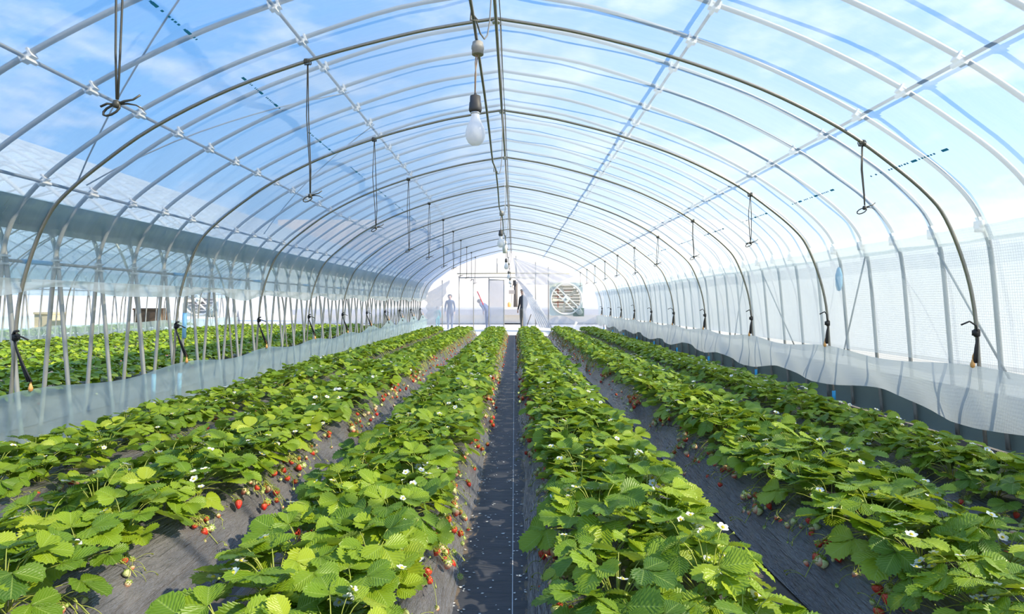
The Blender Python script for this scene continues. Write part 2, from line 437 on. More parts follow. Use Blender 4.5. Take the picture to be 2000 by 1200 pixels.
for i in range(6):
    o = build_bed(NX+2.65-1.06*i, 3.2, 22, 60).build('planting_bed', M['mulch'])
    tag(o, 'mulched planting bed in the next tunnel, %s beyond the slanted poles' % NB[i], 'planting bed', 'beds of the next tunnel')
for i in range(2):
    o = build_bed(NX2+2.65-1.06*i, 9, 22, 40).build('planting_bed', M['mulch'])
    tag(o, 'mulched planting bed two tunnels away, %s behind the far skirt' % NB[i], 'planting bed', 'beds two tunnels away')

# ------------------------------------------------------------------ strawberry plants
LU = [0, .1, .25, .45, .6, .75, .87, .95, 1]; LW = [.07, .38, .72, .96, 1.0, .96, .80, .58, .28]
def leaflet_geo(L, W, rr, N=15):
    """serrated, folded, slightly corrugated leaflet along +Y"""
    vs, uv = [], []
    fold = .10+.34*rr.random(); droop = -.10+.28*rr.random(); curl = rr.uniform(-.15, .35); tw = rr.uniform(-.25, .25)
    for i in range(N+1):
        u = i/N
        wd = W*.5*float(np.interp(u, LU, LW))
        tooth = i % 2
        for j, v in enumerate((-1, -.55, 0, .55, 1)):
            ww = wd; yy = u*L
            if abs(v) == 1:
                ww = wd*(1.09 if tooth else .90); yy += L*(.040 if tooth else -.012)
            x = v*ww
            z = abs(v)*wd*fold-droop*L*u*u-curl*wd*v*v*.8+.0020*math.sin(u*40-abs(v)*4)*(1 if abs(v) > .3 else 0)
            z += tw*x*u
            vs.append(Vector((x, yy, z))); uv.append((.5+.5*v*.98, u))
    fs = [(i*5+j, i*5+j+1, (i+1)*5+j+1, (i+1)*5+j) for i in range(N) for j in range(4)]
    return vs, fs, uv

def bezier(p0, p1, p2, n):
    return [p0*(1-t)**2+p1*2*t*(1-t)+p2*t*t for t in [i/n for i in range(n+1)]]

def calyx_mb(b, M3, c, s, mi=0):
    for k in range(9):
        a = 2*PI*k/9; d = Vector((math.cos(a), math.sin(a), 0)); q = Vector((-d.y, d.x, 0))
        dr = -.15 if k % 2 else .25
        vs = [Vector((0, 0, .002)), d*.55*s+q*.22*s+Vector((0, 0, .1*s)), d*1.15*s+Vector((0, 0, dr*s)), d*.55*s-q*.22*s+Vector((0, 0, .1*s))]
        b.add([c+M3 @ v for v in vs], [(0, 1, 2, 3)], mi)

BERRY_PROF = [(0, -1.25), (.20, -1.2), (.42, -1.02), (.63, -.72), (.8, -.38), (.88, -.02), (.84, .25), (.66, .45), (.35, .55), (0, .56)]

def make_plant(seed, trusses, flowers, size=1.0, detail=True):
    """+X is the outward (path) side; origin on the bed top, .14 from the bed axis. returns the root Empty"""
    rr = random.Random(seed); root = empty('strawberry_plant')
    V = []; F = []; UV = []; T = []
    st = MB()
    nl = 17 if detail else 15
    for k in range(nl):
        f = (k+.5)/nl
        az = k*2.39996+rr.uniform(-.4, .4)
        rad = (.03+.155*math.sqrt(f))*rr.uniform(.8, 1.15)*size
        h = (.165-.085*f+rr.uniform(-.025, .03))*size
        tip = Vector((rad*math.cos(az), rad*math.sin(az)*1.05, h)); base = Vector((.012*math.cos(az), .012*math.sin(az), .0))
        drop = 0
        if tip.x > .10: drop = (tip.x-.10)*.55; tip.z -= drop
        midp = (base+tip)*.5+Vector((-.25*tip.x, -.25*tip.y, .35*h))
        pth = bezier(base, midp, tip, 5); st.tube(pth, [.0022]*4+[.0018, .0014], 4, 0, False)
        L = rr.uniform(.066, .108)*size*(1.08-.3*abs(f-.55)); tint = min(1, max(0, rr.gauss(.52, .2)))
        d = Vector((math.cos(az), math.sin(az), 0)); d = (d+Vector((rr.uniform(-.5, .5), rr.uniform(-.5, .5), 0))).normalized()
        tilt = rr.uniform(-.35, .62)+.45*f-.08
        nrm = (Vector((0, 0, 1))*math.cos(tilt)+d*math.sin(tilt)+Vector((rr.uniform(-.38, .38), rr.uniform(-.42, .32), 0))).normalized()
        fwd = (d-nrm*d.dot(nrm)).normalized(); rgt = fwd.cross(nrm)
        for q, (ang, sc) in enumerate(((0, 1.0), (1.22, .9), (-1.22, .9))):
            vs, fs, uv = leaflet_geo(L*sc, L*sc*rr.uniform(.84, .98), rr)
            ca, sa = math.cos(ang), math.sin(ang); o = len(V); lift = rr.uniform(-.05, .16)
            off = fwd*(.010 if q == 0 else .002)
            for p in vs:
                x, y = p.x*ca+p.y*sa, -p.x*sa+p.y*ca
                V.append(tip+off+rgt*x+fwd*y+nrm*(p.z+lift*p.length))
            UV += uv; T += [min(1, max(0, tint+rr.uniform(-.1, .1)))]*len(vs)
            F += [tuple(i+o for i in g) for g in fs]
    me = bpy.data.meshes.new('foliage'); me.from_pydata(V, [], F); me.materials.append(M['leaf'])
    me.polygons.foreach_set('use_smooth', [True]*len(F))
    at = me.attributes.new('tint', 'FLOAT', 'POINT'); at.data.foreach_set('value', T)
    ul = me.uv_layers.new(name='UVMap'); li = np.empty(len(me.loops), dtype=np.int32); me.loops.foreach_get('vertex_index', li)
    ul.data.foreach_set('uv', np.array(UV, dtype=np.float32)[li].ravel())
    me.update(); obj('foliage', me, root)
    def surf(x): return bed_h(.14+x)-BH
    spots = []
    for k in range(trusses):
        ay = rr.uniform(-.11, .11); a0 = Vector((.02, ay*.4, .03))
        elbow = Vector((.11+rr.uniform(0, .04), ay, .055+rr.uniform(-.02, .03)))
        xe = rr.uniform(.17, .27); end = Vector((xe, ay+rr.uniform(-.04, .04), surf(xe)+.035))
        pth = bezier(a0, elbow, end, 8); st.tube(pth, .0019, 4, 0, False)
        for j in range(rr.choice((2, 3, 4, 4))):
            t = rr.uniform(.55, 1); s0 = pth[int(t*8)]
            x = min(.33, max(.13, s0.x+rr.uniform(-.01, .06))); y = s0.y+rr.uniform(-.06, .06)
            r = rr.choice((.008, .011, .015, .016, .018, .0195)); z = max(surf(x)+r*.9, min(s0.z-.02, surf(x)+r*1.1+rr.uniform(0, .03)))
            c = Vector((x, y, z)); top = c+Vector((-.1, .0, 1)).normalized()*r*.6
            st.tube(bezier(s0, (s0+top)*.5+Vector((.02, 0, .022)), top, 5), .0011, 3, 0, False)
            spots.append((c, r, rr.choice('rrrhhg') if r > .014 else rr.choice('ggh')))
        for j in range(rr.choice((1, 2, 3))):                            # bare side stalks with tiny green buds
            s0 = pth[rr.randint(4, 8)]; c = s0+Vector((rr.uniform(.01, .06), rr.uniform(-.07, .07), rr.uniform(-.03, .03)))
            c.z = max(c.z, surf(c.x)+.01)
            st.tube(bezier(s0, (s0+c)*.5+Vector((.01, 0, .03)), c, 5), [.001]*5+[.004], 3, 0, True)
    fl = []
    for k in range(flowers):
        az = rr.uniform(-1.7, 1.7) if rr.random() < .75 else rr.uniform(0, 6.28); rad = rr.uniform(.06, .19)
        p = Vector((rad*math.cos(az), rad*math.sin(az), rr.uniform(.115, .19)-max(0, rad*math.cos(az)-.1)*.6))
        st.tube(bezier(Vector((0, 0, .02)), Vector((p.x*.5, p.y*.5, p.z*1.05)), p, 6), .0015, 4, 0, False)
        nrm = Vector((p.x*2+rr.uniform(-.5, .5), p.y*2+rr.uniform(-.5, .5)-.25, 1)).normalized(); fl.append((p, nrm))
        for j in range(2):
            c = p+Vector((rr.uniform(-.035, .035), rr.uniform(-.035, .035), rr.uniform(-.035, .01)))
            st.tube(bezier(p-Vector((0, 0, .04)), (p+c)*.5-Vector((0, 0, .012)), c, 4), [.001]*4+[.0045], 3, 0, True)
    st.build('stalks', M['stem'], root)
    for c, r, kd in spots:
        key = (kd, detail)
        o = obj('strawberry', BERRY[kd][rr.randint(0, 1)], root); o.location = c; o.scale = (r, r, r*rr.uniform(.9, 1.1))
        o.rotation_euler = (rr.uniform(-.5, .5), rr.uniform(-.9, -.1), rr.uniform(0, 6))
        if detail:
            q = obj('calyx', CALYX, o); q.location = (0, 0, .5)
            if kd == 'g': o['label'] = 'unripe pale green berry'
            elif kd == 'h': o['label'] = 'half ripe pink and white berry'
            else: o['label'] = 'ripe red berry'
    for p, nrm in fl:
        o = obj('flower', FLOWER, root); o.location = p; o.rotation_mode = 'QUATERNION'; o.rotation_quaternion = nrm.to_track_quat('Z', 'Y')
        s = rr.uniform(.85, 1.15); o.scale = (s, s, s)
        if detail: obj('flower_center', FCENTER, o)
    return root

BERRY = {}
for kd, mm in (('r', 'ripe'), ('h', 'half'), ('g', 'green')):
    L = []
    for sgn in (0, 1):
        b = MB(); b.lathe([(a*(1.05 if sgn else .95), z*(.92 if sgn else 1.05)) for a, z in BERRY_PROF], n=12); L.append(b.mesh('strawberry', M[mm]))
    BERRY[kd] = L
b = MB(); calyx_mb(b, Matrix.Identity(3), Vector((0, 0, 0)), .95); b.tube([(0, 0, 0), (0, 0, .5)], .08, 5); CALYX = b.mesh('calyx', M['calyx'])
b = MB()
for k in range(5):
    a = 2*PI*k/5; d = Vector((math.cos(a), math.sin(a), 0)); q = Vector((-d.y, d.x, 0)); up = Vector((0, 0, 1)); vs = []
    for (u, wv, z) in ((.003, .002, 0), (.008, .0065, .0006), (.0125, .0078, .0018), (.0165, .005, .003), (.018, .0018, .0034)):
        vs += [d*u-q*wv+up*(z+.0012), d*u+up*z, d*u+q*wv+up*(z+.0012)]
    b.add(vs, [(i*3+j, i*3+j+1, i*3+j+4, i*3+j+3) for i in range(4) for j in range(2)])
FLOWER = b.mesh('flower', M['petal'])
b = MB(); b.lathe([(.0055, .0), (.0052, .003), (.003, .0052), (0, .006)], n=8); FCENTER = b.mesh('flower_center', M['yolk'])

PY0 = 592; PXV = 1005; FP = 1120
def proj(x, y, z): return PXV+FP*x/y, PY0-FP*(z-HC)/y

slots = []           # (y, x, rz, side row name, bed name, bed index, side)
for bi, (cx, nm) in enumerate(BEDS):
    for sd in (-1, 1):
        y = .9+R_.random()*.1
        while y < 19.5:
            slots.append((y+R_.uniform(-.03, .03), cx+sd*((.10 if abs(cx) > 2 else .135)+R_.uniform(-.015, .015)), sd, nm, bi)); y += .262
inframe = []
for s in slots:
    px, py = proj(s[1], s[0], .30)
    if -70 < px < 2070 and py < 1262: inframe.append(s)
inframe.sort(key=lambda s: s[0])
NEAR = inframe[:300]; FAR = inframe[300:]
YD = NEAR[150][0]

lit = {(bi, sd): 1 for bi in range(6) for sd in (-1, 1)}
protos = {}
def proto(kind, v, detail):
    key = (kind, v, detail)
    if key not in protos:
        tr, fw = {'fruit': (5, 2), 'mixed': (3, 4), 'flower': (1, 6), 'leafy': (0, 1)}[kind]
        protos[key] = make_plant(hash((kind == 'fruit', kind == 'mixed', kind == 'flower', v, detail)) % 9999, tr, fw, 1.0, detail)
        protos[key]['fresh'] = 1
    return protos[key]
count = {}
ADJ = {'fruit': 'fruit-laden', 'mixed': 'part-flowering', 'flower': 'white-flowered', 'leafy': 'leafy'}
for (y, x, sd, nm, bi) in NEAR:
    r = R_.random()
    front = (bi < 3 and sd > 0) or (bi >= 3 and sd < 0)             # side that faces the path
    if front: kind = 'fruit' if r < .42 else ('mixed' if r < .75 else ('flower' if r < .9 else 'leafy'))
    else: kind = 'mixed' if r < .2 else ('flower' if r < .6 else 'leafy')
    if bi == 3 and sd > 0 and kind == 'mixed': kind = 'flower'
    det = y < YD
    p = proto(kind, R_.randint(0, 3 if det else 2), det)
    if p.get('fresh'): o = p; del o['fresh']
    else: o = copy_tree(p)
    o.location = (x, y, BH-.004); o.rotation_euler = (0, 0, (0 if sd > 0 else PI)+R_.uniform(-.3, .3))
    s = R_.uniform(.88, 1.12)*(.88 if bi in (0, 5) else 1.0); o.scale = (s, s, s*R_.uniform(.92, 1.1))
    k = (bi, sd); count[k] = count.get(k, 0)+1
    row = 'path-facing' if front else 'wall-facing'
    tag(o, '%s strawberry plant, %s from camera in %s row of %s' % (ADJ[kind], ordw(count[k]), row, nm), 'strawberry plant', 'nearer strawberry plants')

# the far rows and the next tunnels: what is left over, as one mesh
rs = np.random.RandomState(5)
def rest_of_plants():
    P = []
    for (y, x, sd, nm, bi) in FAR: P.append((x, y, BH, sd, 1.0, 34))
    for i in range(6):
        cx = NX+2.65-1.06*i
        for sd in (-1, 1):
            for y in np.arange(4.0, 22, .27): P.append((cx+sd*.14, y+rs.uniform(-.04, .04), BH, sd, .8, 40 if i < 2 else 24))
    for i in range(2):
        cx = NX2+2.65-1.06*i
        for sd in (-1, 1):
            for y in np.arange(10.0, 22, .27): P.append((cx+sd*.14, y, BH+.05, sd, .5, 24))
    Vv, Tt, Fi, Mi = [], [], [], []
    n0 = 0
    tmpl = np.array([(0, 0, 0), (-.38, .3, .09), (0, .35, 0), (.38, .3, .09), (-.5, .68, .08), (0, .68, -.02), (.5, .68, .08), (-.26, .95, .0), (0, 1.0, -.08), (.26, .95, .0)], dtype=float)
    tf = np.array([(0, 2, 1, 1), (0, 3, 2, 2), (1, 2, 5, 4), (2, 3, 6, 5), (4, 5, 8, 7), (5, 6, 9, 8)])
    for (x, y, z, sd, fr, nl) in P:
        az = rs.rand(nl)*6.283; rad = .17*np.sqrt(rs.rand(nl)); h = .16-.45*rad+rs.uniform(-.03, .03, nl)
        tilt = rs.uniform(-.2, .95, nl); L = rs.uniform(.062, .105, nl)
        d = np.stack([np.cos(az), np.sin(az), np.zeros(nl)], 1)
        a2 = az+rs.uniform(-1.2, 1.2, nl); d2 = np.stack([np.cos(a2), np.sin(a2), np.zeros(nl)], 1)
        nrm = d2*np.sin(tilt)[:, None]+np.array([0, 0, 1])*np.cos(tilt)[:, None]
        f = d-nrm*(d*nrm).sum(1)[:, None]; f /= np.linalg.norm(f, axis=1)[:, None]
        r = np.cross(f, nrm)
        pos = np.stack([x+rad*np.cos(az), y+rad*np.sin(az), z+h], 1)
        vv = pos[:, None, :]+L[:, None, None]*(r[:, None, :]*tmpl[None, :, 0, None]+f[:, None, :]*(tmpl[None, :, 1, None]-.4)+nrm[:, None, :]*tmpl[None, :, 2, None])
        Vv.append(vv.reshape(-1, 3)); Tt.append(np.repeat(np.clip(rs.normal(.58, .2, nl), 0, 1), 10))
        for i in range(nl):
            Fi += [tuple(q[:3] if q[3] == q[2] else q) for q in (tf+n0+i*10).tolist()]
        Mi += [0]*(6*nl); n0 += nl*10
        # stalks, flowers, berries as small shapes
        extra = MB()
        front = sd > 0 if x < 0 else sd < 0
        if x > -3.5:
            nb = rs.poisson(3.2 if front else .5); nf = rs.poisson(1.2)
            for i in range(rs.poisson(5 if front else 1)):
                a = rs.uniform(-.12, .12); xe = rs.uniform(.16, .29)
                e0 = Vector((x+sd*.04, y+a*.5, z+.08)); e2 = Vector((x+sd*xe, y+a, bed_h(.14+xe)+.02))
                extra.tube(bezier(e0, Vector((x+sd*(xe*.8), y+a, z+.11)), e2, 3), .0028, 3, 1, False)
        else: nb = rs.poisson(.25); nf = rs.poisson(1.0)
        for i in range(nb):
            xe = rs.uniform(.13, .3); c = Vector((x+sd*xe, y+rs.uniform(-.13, .13), bed_h(.14+xe)+.02+.03*rs.rand())); q = .012+.007*rs.rand()
            extra.lathe([(0, -1.2*q), (.6*q, -.7*q), (.9*q, 0), (.5*q, .5*q), (0, .55*q)], c, 6, int(rs.choice([2, 2, 3, 4])))
            extra.lathe([(.8*q, .5*q), (0, .62*q)], c, 5, 1)
        for i in range(nf):
            c = Vector((x+rs.uniform(-.14, .17)*sd, y+rs.uniform(-.13, .13), z+rs.uniform(.11, .18)))
            s = .013; extra.add([c+Vector((s*math.cos(k*PI/3), s*math.sin(k*PI/3), .002)) for k in range(6)], [tuple(range(6))], 5)
            extra.lathe([(.0045, .002), (0, .006)], c, 5, 6)
        if extra.v:
            Vv.append(np.array(extra.v)); Tt.append(np.full(len(extra.v), .5))
            Fi += [tuple(i+n0 for i in q) for q in extra.f]; Mi += extra.m; n0 += len(extra.v)
    me = bpy.data.meshes.new('strawberry_plants'); me.from_pydata(np.concatenate(Vv).tolist(), [], Fi)
    for k in ('leaf', 'stem', 'ripe', 'half', 'green', 'petal', 'yolk'): me.materials.append(M[k])
    me.polygons.foreach_set('material_index', Mi); me.polygons.foreach_set('use_smooth', [True]*len(Fi))
    at = me.attributes.new('tint', 'FLOAT', 'POINT'); at.data.foreach_set('value', np.concatenate(Tt).astype(np.float32))
    ul = me.uv_layers.new(name='UVMap'); ul.data.foreach_set('uv', np.full(len(me.loops)*2, .25, dtype=np.float32))
    me.update()
    o = obj('strawberry_plants', me)
    tag(o, 'distant mass of strawberry plants filling the far rows and the next tunnels', 'strawberry plants', kind='stuff')
rest_of_plants()

# ------------------------------------------------------------------ frame: hoops, ribs, purlins
def arch_pts(prof, off=0.0, z0=0.0):
    pts = full(prof, z0, z0, off); return [(a, 0, b) for a, b in pts]
hoop_mb = MB().tube(arch_pts(PIN), .0128, 8)
hoop_me = hoop_mb.mesh('inner_hoop', M['hoop'])
sleeve_me = MB().tube([(0, 0, 0), (-.004, 0, .16)], .019, 8).mesh('blue_sleeve', M['blue'])
ringtie_me = MB().tube([(-.03, 0, -.02), (0, 0, .0), (.03, 0, -.02)], .017, 6).mesh('ridge_tie', M['steel'])
for k, y in enumerate(HOOPS):
    o = obj('inner_hoop', hoop_me); o.location = (CX, y, 0)
    tag(o, 'dark steel inner hoop arching over the beds, %s from the camera' % ordw(k+1), 'hoop', 'dark inner hoops')
    q = obj('ridge_tie', ringtie_me, o); q.location = (0, .012, 3.205)
    if k > 2:
        q = obj('blue_sleeve', sleeve_me, o); q.location = (3.596, 0, .01); q['label'] = 'blue tape sleeve at the foot'

PURL = [(-1.48, 'upper purlin on the slope towards the open side'), (-2.72, 'middle purlin on the slope towards the open side'), (-3.45, 'lowest purlin above the gutter'),
        (1.48, 'upper purlin on the slope towards the net wall'), (2.75, 'lower purlin on the slope towards the net wall')]
def outer_at(t): return at_x(POUT, t)
rib_me = MB().tube(arch_pts(POUT), .0168, 8).mesh('outer_rib', M['rib'])
b = MB(); b.box((0, 0, 0), (.075, .05, .022)); b.box((-.03, 0, .02), (.014, .05, .05)); b.box((.03, 0, .02), (.014, .05, .05)); b.tube([(0, -.045, -.012), (0, .045, -.012)], .018, 6)
clip_me = b.mesh('pipe_clip', M['white_plastic'], False)
b = MB(); b.box((0, 0, 0), (.03, .07, .05)); b.tube([(0, 0, -.06), (0, 0, -.01)], .03, 8); lipclip_me = b.mesh('film_clip', M['white_plastic'])
for k, y in enumerate(RIBS):
    o = obj('outer_rib', rib_me); o.location = (CX, y, 0)
    tag(o, 'pale outer roof rib behind the inner film, %s from the camera' % ordw(k+1), 'rib', 'pale outer ribs of this tunnel')
    for t, _ in PURL:
        z = outer_at(t); s = (outer_at(t+.05)-outer_at(t-.05))/.1
        q = obj('pipe_clip', clip_me, o); q.location = (t, 0, z-.028); q.rotation_euler = (0, -math.atan(s), 0)
    q = obj('film_clip', lipclip_me, o); q.location = (at_z(POUT, 1.72)-.03, 0, 1.72)
    q = obj('pipe_clip', clip_me, o); q.location = (-at_z(POUT, 1.45), 0, 1.45); q.rotation_euler = (0, PI/2, 0)
for k, y in enumerate(RIBS):
    if y < 3.8: continue
    o = obj('outer_rib', rib_me); o.location = (NX, y+.02, 0)
    tag(o, 'pipe rib of the next tunnel leaning across the open side, %s from the camera' % ordw(k-4), 'rib', 'ribs of the next tunnel')
kk = 0
for k, y in enumerate(RIBS):
    if y < 9 or k % 2: continue
    kk += 1
    o = obj('outer_rib', rib_me); o.location = (NX2, y+.02, 0)
    tag(o, 'pipe rib two tunnels away behind the far skirt, %s from the camera' % ordw(kk), 'rib', 'ribs two tunnels away')
for k, y in enumerate(HOOPS[2:]):
    o = obj('inner_hoop', hoop_me); o.location = (NX, y+.1, 0)
    tag(o, 'dark inner hoop inside the next tunnel, %s from the camera' % ordw(k+1), 'hoop', 'inner hoops of the next tunnel')
for t, nm in PURL:
    b = MB().tube([(CX+t, YA, outer_at(t)-.03), (CX+t, YB, outer_at(t)-.03)], .0125, 8)
    tag(b.build('purlin', M['steelgrey']), 'grey pipe %s running the whole roof' % nm, 'purlin', 'roof purlins')
for xx, nm in ((CX-at_z(POUT, 1.45), 'joint where the slanted poles cross'), (NX-at_z(POUT, 1.45), 'far pole crossings of the next tunnel')):
    o = MB().tube([(xx, 1.2, 1.45), (xx, YB, 1.45)], .0125, 8).build('side_rail', M['hoop'])
    tag(o, 'horizontal side rail along the %s' % nm, 'rail', 'side rails')
    if xx > -5:
        for y in (4.68, 6.7, 8.7, 10.7, 12.7, 14.7, 16.7):
            MB().tube([(xx+.005, y-.14, 1.45), (xx+.005, y+.14, 1.45)], [.018, .02], 8).build('blue_sleeve', M['blue'], o)['label'] = 'blue tape sleeve'
# ridge pipe
o = MB().tube([(CX, YA, 3.18), (CX, YB, 3.18)], .0125, 8).build('ridge_pipe', M['hoop'])
tag(o, 'dark ridge pipe running lengthwise under the tops of all hoops', 'pipe')
pts = []
for i in range(120):
    y = YA+(YB-YA)*i/119; ph = ((y-.21) % 2.0)/2.0; pts.append((CX+.035, y, 3.16-.09*math.sin(PI*ph)))
tag(MB().tube(pts, .004, 5).build('ridge_wire', M['cord']), 'thin grey wire sagging beside the ridge pipe', 'wire')
# slanted wind braces of this roof seen through the film
for i, (a, c) in enumerate((((-1.48, 3.2), (-3.45, 4.7)), ((-1.48, 5.6), (-3.45, 4.8)), ((-1.48, 6.6), (-3.45, 8.2)))):
    z0, z1 = outer_at(a[0])+.03, outer_at(c[0])+.03
    ws = [(CX+a[0]+(c[0]-a[0])*t, a[1]+(c[1]-a[1])*t, outer_at(a[0]+(c[0]-a[0])*t)+.035) for t in [j/10 for j in range(11)]]
    tag(MB().tube(ws, .006, 5).build('brace_cable', M['cord']), 'thin slanted brace cable over the roof ribs, %s from the camera' % ordw(i+1), 'cable', 'roof brace cables')

# ------------------------------------------------------------------ films
def sheet(prof_pts, cx, y0, y1, ny, mats, name, sag=0.0, ys=None, wr=0.0, seed=1):
    n = len(prof_pts); vs = []; rr = random.Random(seed); ph = [rr.random()*6 for _ in range(6)]
    nr = []
    for i in range(n):
        p, q = prof_pts[max(i-1, 0)], prof_pts[min(i+1, n-1)]; d = Vector((q[0]-p[0], q[1]-p[1])).normalized(); nr.append((-d.y, d.x))
    for i in range(ny+1):
        y = y0+(y1-y0)*i/ny
        for j, (a, b) in enumerate(prof_pts):
            o = sag*abs(math.sin(PI*(y-.21)/2.0))+wr*(math.sin(y*7.3+j*.9+ph[0])+math.sin(y*3.1-j*.55+ph[1])+.7*math.sin(y*12.7+j*.35+ph[2]))
            vs.append((cx+a+nr[j][0]*o, y, b+nr[j][1]*o))
    b = MB(); b.add(vs, [(i*n+j, i*n+j+1, (i+1)*n+j+1, (i+1)*n+j) for i in range(ny) for j in range(n-1)])
    return b.build(name, mats)
HEM = 1.27
o = sheet(full(PIN, HEM, .64, .018), CX, YA, YB-.1, 240, M['inner_film'], 'ceiling', .035, wr=.004, seed=3); tag(o, kind='structure')
ceiling = o
o = sheet(full(POUT, 1.72, 1.70, .022), CX, YA, YB, 60, M['outer_film'], 'roof', 0, seed=4); tag(o, kind='structure')
# net wall and teal lower sheet on the walled side
wl = [p for p in full(POUT, 1.72, .38, .024) if p[0] > 3.5 and p[1] < 1.76]
o = sheet(wl, CX, YA, YB, 40, M['net_wall'], 'wall_right'); tag(o, kind='structure')
wl = [p for p in full(POUT, 1.72, 0, .03) if p[0] > 3.5 and p[1] < .5]+[(3.93, -.03)]
o = sheet([(at_z(POUT, .42)+.03, .42)]+[p for p in wl if p[1] < .4], CX, YA, YB, 40, M['teal'], 'wall_right_lower'); tag(o, kind='structure')
wl = [p for p in full(POUT, 1.72, 1.60, -.02) if p[0] > 3.5 and p[1] < 1.80]
o = sheet(wl, CX, YA, YB, 160, M['hem_film'], 'film_lip', 0, wr=.006, seed=9)
tag(o, 'crinkled white film lip rolled along the top of the net wall', 'film strip')
# gutter between the two roofs
gx0, gx1 = CX-at_z(POUT, 1.78), NX+at_z(POUT, 1.78)
gp = [(CX-at_z(POUT, 1.93), 1.93), (gx0+.02, 1.80), ((gx0+gx1)/2, 1.70), (gx1-.02, 1.80), (NX+at_z(POUT, 1.93), 1.93)]
o = sheet(gp, 0, YA, YB, 60, M['gutter'], 'valley_gutter', 0, wr=.004, seed=2); tag(o, 'dark green algae-stained gutter sheet in the valley between the tunnels', 'gutter')
for nm, ox, y0 in (('wall_left_upper', CX, YA), ('wall_left_upper_next', NX, 3.0)):
    wl = [p for p in full(POUT, 1.30, 1.7, .02) if p[0] < -3.3 and p[1] < 1.95]
    tag(sheet(wl, ox, y0, YB, 60, M['side_film'], nm, wr=.004, seed=21), kind='structure')
# hem gathered along the lower edge of the liner on the open side
def wavy_hem(cx, zt, zb, y0, y1, seed, side=-1, amp=.035, x=None):
    rr = random.Random(seed); b = MB(); ph = rr.random()*6
    def fn(u, v):
        y = y0+(y1-y0)*u; z = zt+(zb-zt)*v+amp*v*(math.sin(PI*(y-.21))+.5*math.sin(5.1*y+ph))
        xx = at_z(PIN, max(.05, min(3, zt)))+.02+.014*math.sin(y*23+ph)*math.sin(v*3.1)+.01*math.sin(y*9+v*5)
        return (cx+side*xx, y, z)
    b.grid(260, 5, fn); return b
o = wavy_hem(CX, 1.30, 1.20, 1.0, YB-.3, 5).build('film_hem', M['hem_film']); tag(o, 'wavy gathered hem of the liner film hanging over the open side', 'film hem')
# next tunnel films
o = sheet([p for p in full(PIN, 1.30, 1.30, .02) if p[0] < -2.6], NX, 2.5, YB-.1, 80, M['clean_film'], 'ceiling_next', .03, wr=.004, seed=13); tag(o, kind='structure')
o = sheet(full(POUT, 1.72, 1.72, .022), NX, 2.5, YB, 40, M['clean_film'], 'roof_next'); tag(o, kind='structure')
o = sheet(full(PIN, .55, 1.40, .02), NX2, 8, YB-.1, 60, M['clean_film'], 'ceiling_beyond', .03, wr=.004, seed=14); tag(o, kind='structure')
wl = [p for p in full(POUT, 0, 0, 0) if p[0] < -3.3]
o = sheet(wl, NX2, 8, YB, 20, M['end_film'], 'wall_left'); tag(o, kind='structure')

# printed lettering marks on the liner: short broken runs of small blue characters
b = MB(); rr = random.Random(8)
for t, ys in ((-1.82, [1.5+1.32*i for i in range(11)]), (2.93, [2.4+1.32*i for i in range(9)])):
    nx = (at_x(PIN, t+.02)-at_x(PIN, t-.02))/.04; dirx = Vector((1, 0, nx)).normalized(); nrm = Vector((-nx, 0, 1)).normalized()
    for y0 in ys:
        y = y0; end = y0+rr.uniform(.62, .8); i = 0
        while y < end:
            wl_ = rr.choice((.012, .016, .02)) if i % 9 else .055
            hh = .014 if i % 9 else .020
            if rr.random() < .82:
                c = Vector((CX+t, y, at_x(PIN, t)))-nrm*.006
                vs = [c+dirx*s1*hh*.5+Vector((0, s2*wl_*.5, 0)) for s1, s2 in ((-1, -1), (1, -1), (1, 1), (-1, 1))]
                b.add(vs, [(0, 1, 2, 3)])
            y += wl_+.012; i += 1
b.build('printed_lettering', M['ink'], ceiling)

# skirts
def skirt(name, side, zt_fn, zb_fn, xt, xb, lab, ties):
    b = MB()
    def fn(u, v):
        y = 1.2+(YB-1.5)*u
        g = math.exp(-((((y-.21+1) % 2.0)-1)/.28)**2)               # pinched at each hoop
        zt, zb = zt_fn(y), zb_fn(y)
        z = zt+(zb-zt)*v
        x = (xt+(xb-xt)*v)+(.012*math.sin(9*y+4*v)+.02*math.sin(2.3*y+v*2)+.02*g*math.sin(14*v*g+40*y*(1-v))*(1 if side < 0 else .25))*(.3+v)
        return (CX+side*x, y, z)
    b.grid(420, 14, fn); o = b.build(name, M['skirt_film' if side < 0 else 'milky_film']); tag(o, lab, 'plastic skirt')
    for y in HOOPS[1:]:
        zt = zt_fn(y); q = MB()
        q.lathe([(0, -.028), (.013, -.02), (.016, 0), (.01, .018), (.006, .035), (0, .04)], (CX+side*(xt-.01), y-.01, zt+.01), 8)
        q.tube([(CX+side*(xt-.01), y-.01, zt+.04), (CX+side*(xt-.0), y, zt+.07), (CX+side*(xt+.02), y, zt+.11)], .005, 5)
        q.build('skirt_tie', M['orange'], o)['label'] = 'orange cord tie'
    return o
def zl(y): return .455+.03*math.cos(PI*(y-.21))+(.18*max(0, min(1, (y-12)/5)))*(.6+.4*math.cos(PI*(y-.21)))
def zr(y): return .635+.025*math.cos(PI*(y-.21))
skirt('plastic_skirt', -1, zl, lambda y: -.01, 3.42, 3.50, 'bluish clear plastic skirt tied along the foot of the open side', 1)
skirt('plastic_skirt', 1, zr, lambda y: .28-.045*math.cos(PI*(y-.21))+.02*math.sin(1.3*y), 3.50, 3.46, 'milky plastic skirt with wavy lower edge hanging along the net wall', 1)
b = MB(); b.grid(200, 6, lambda u, v: (NX-3.45-.05*v+.02*math.sin(7*u*20+v), 6+17*u, .56-.55*v+.015*math.cos(PI*17*u))); o = b.build('plastic_skirt', M['skirt_film'])
tag(o, 'pale plastic skirt along the far side of the next tunnel', 'plastic skirt')
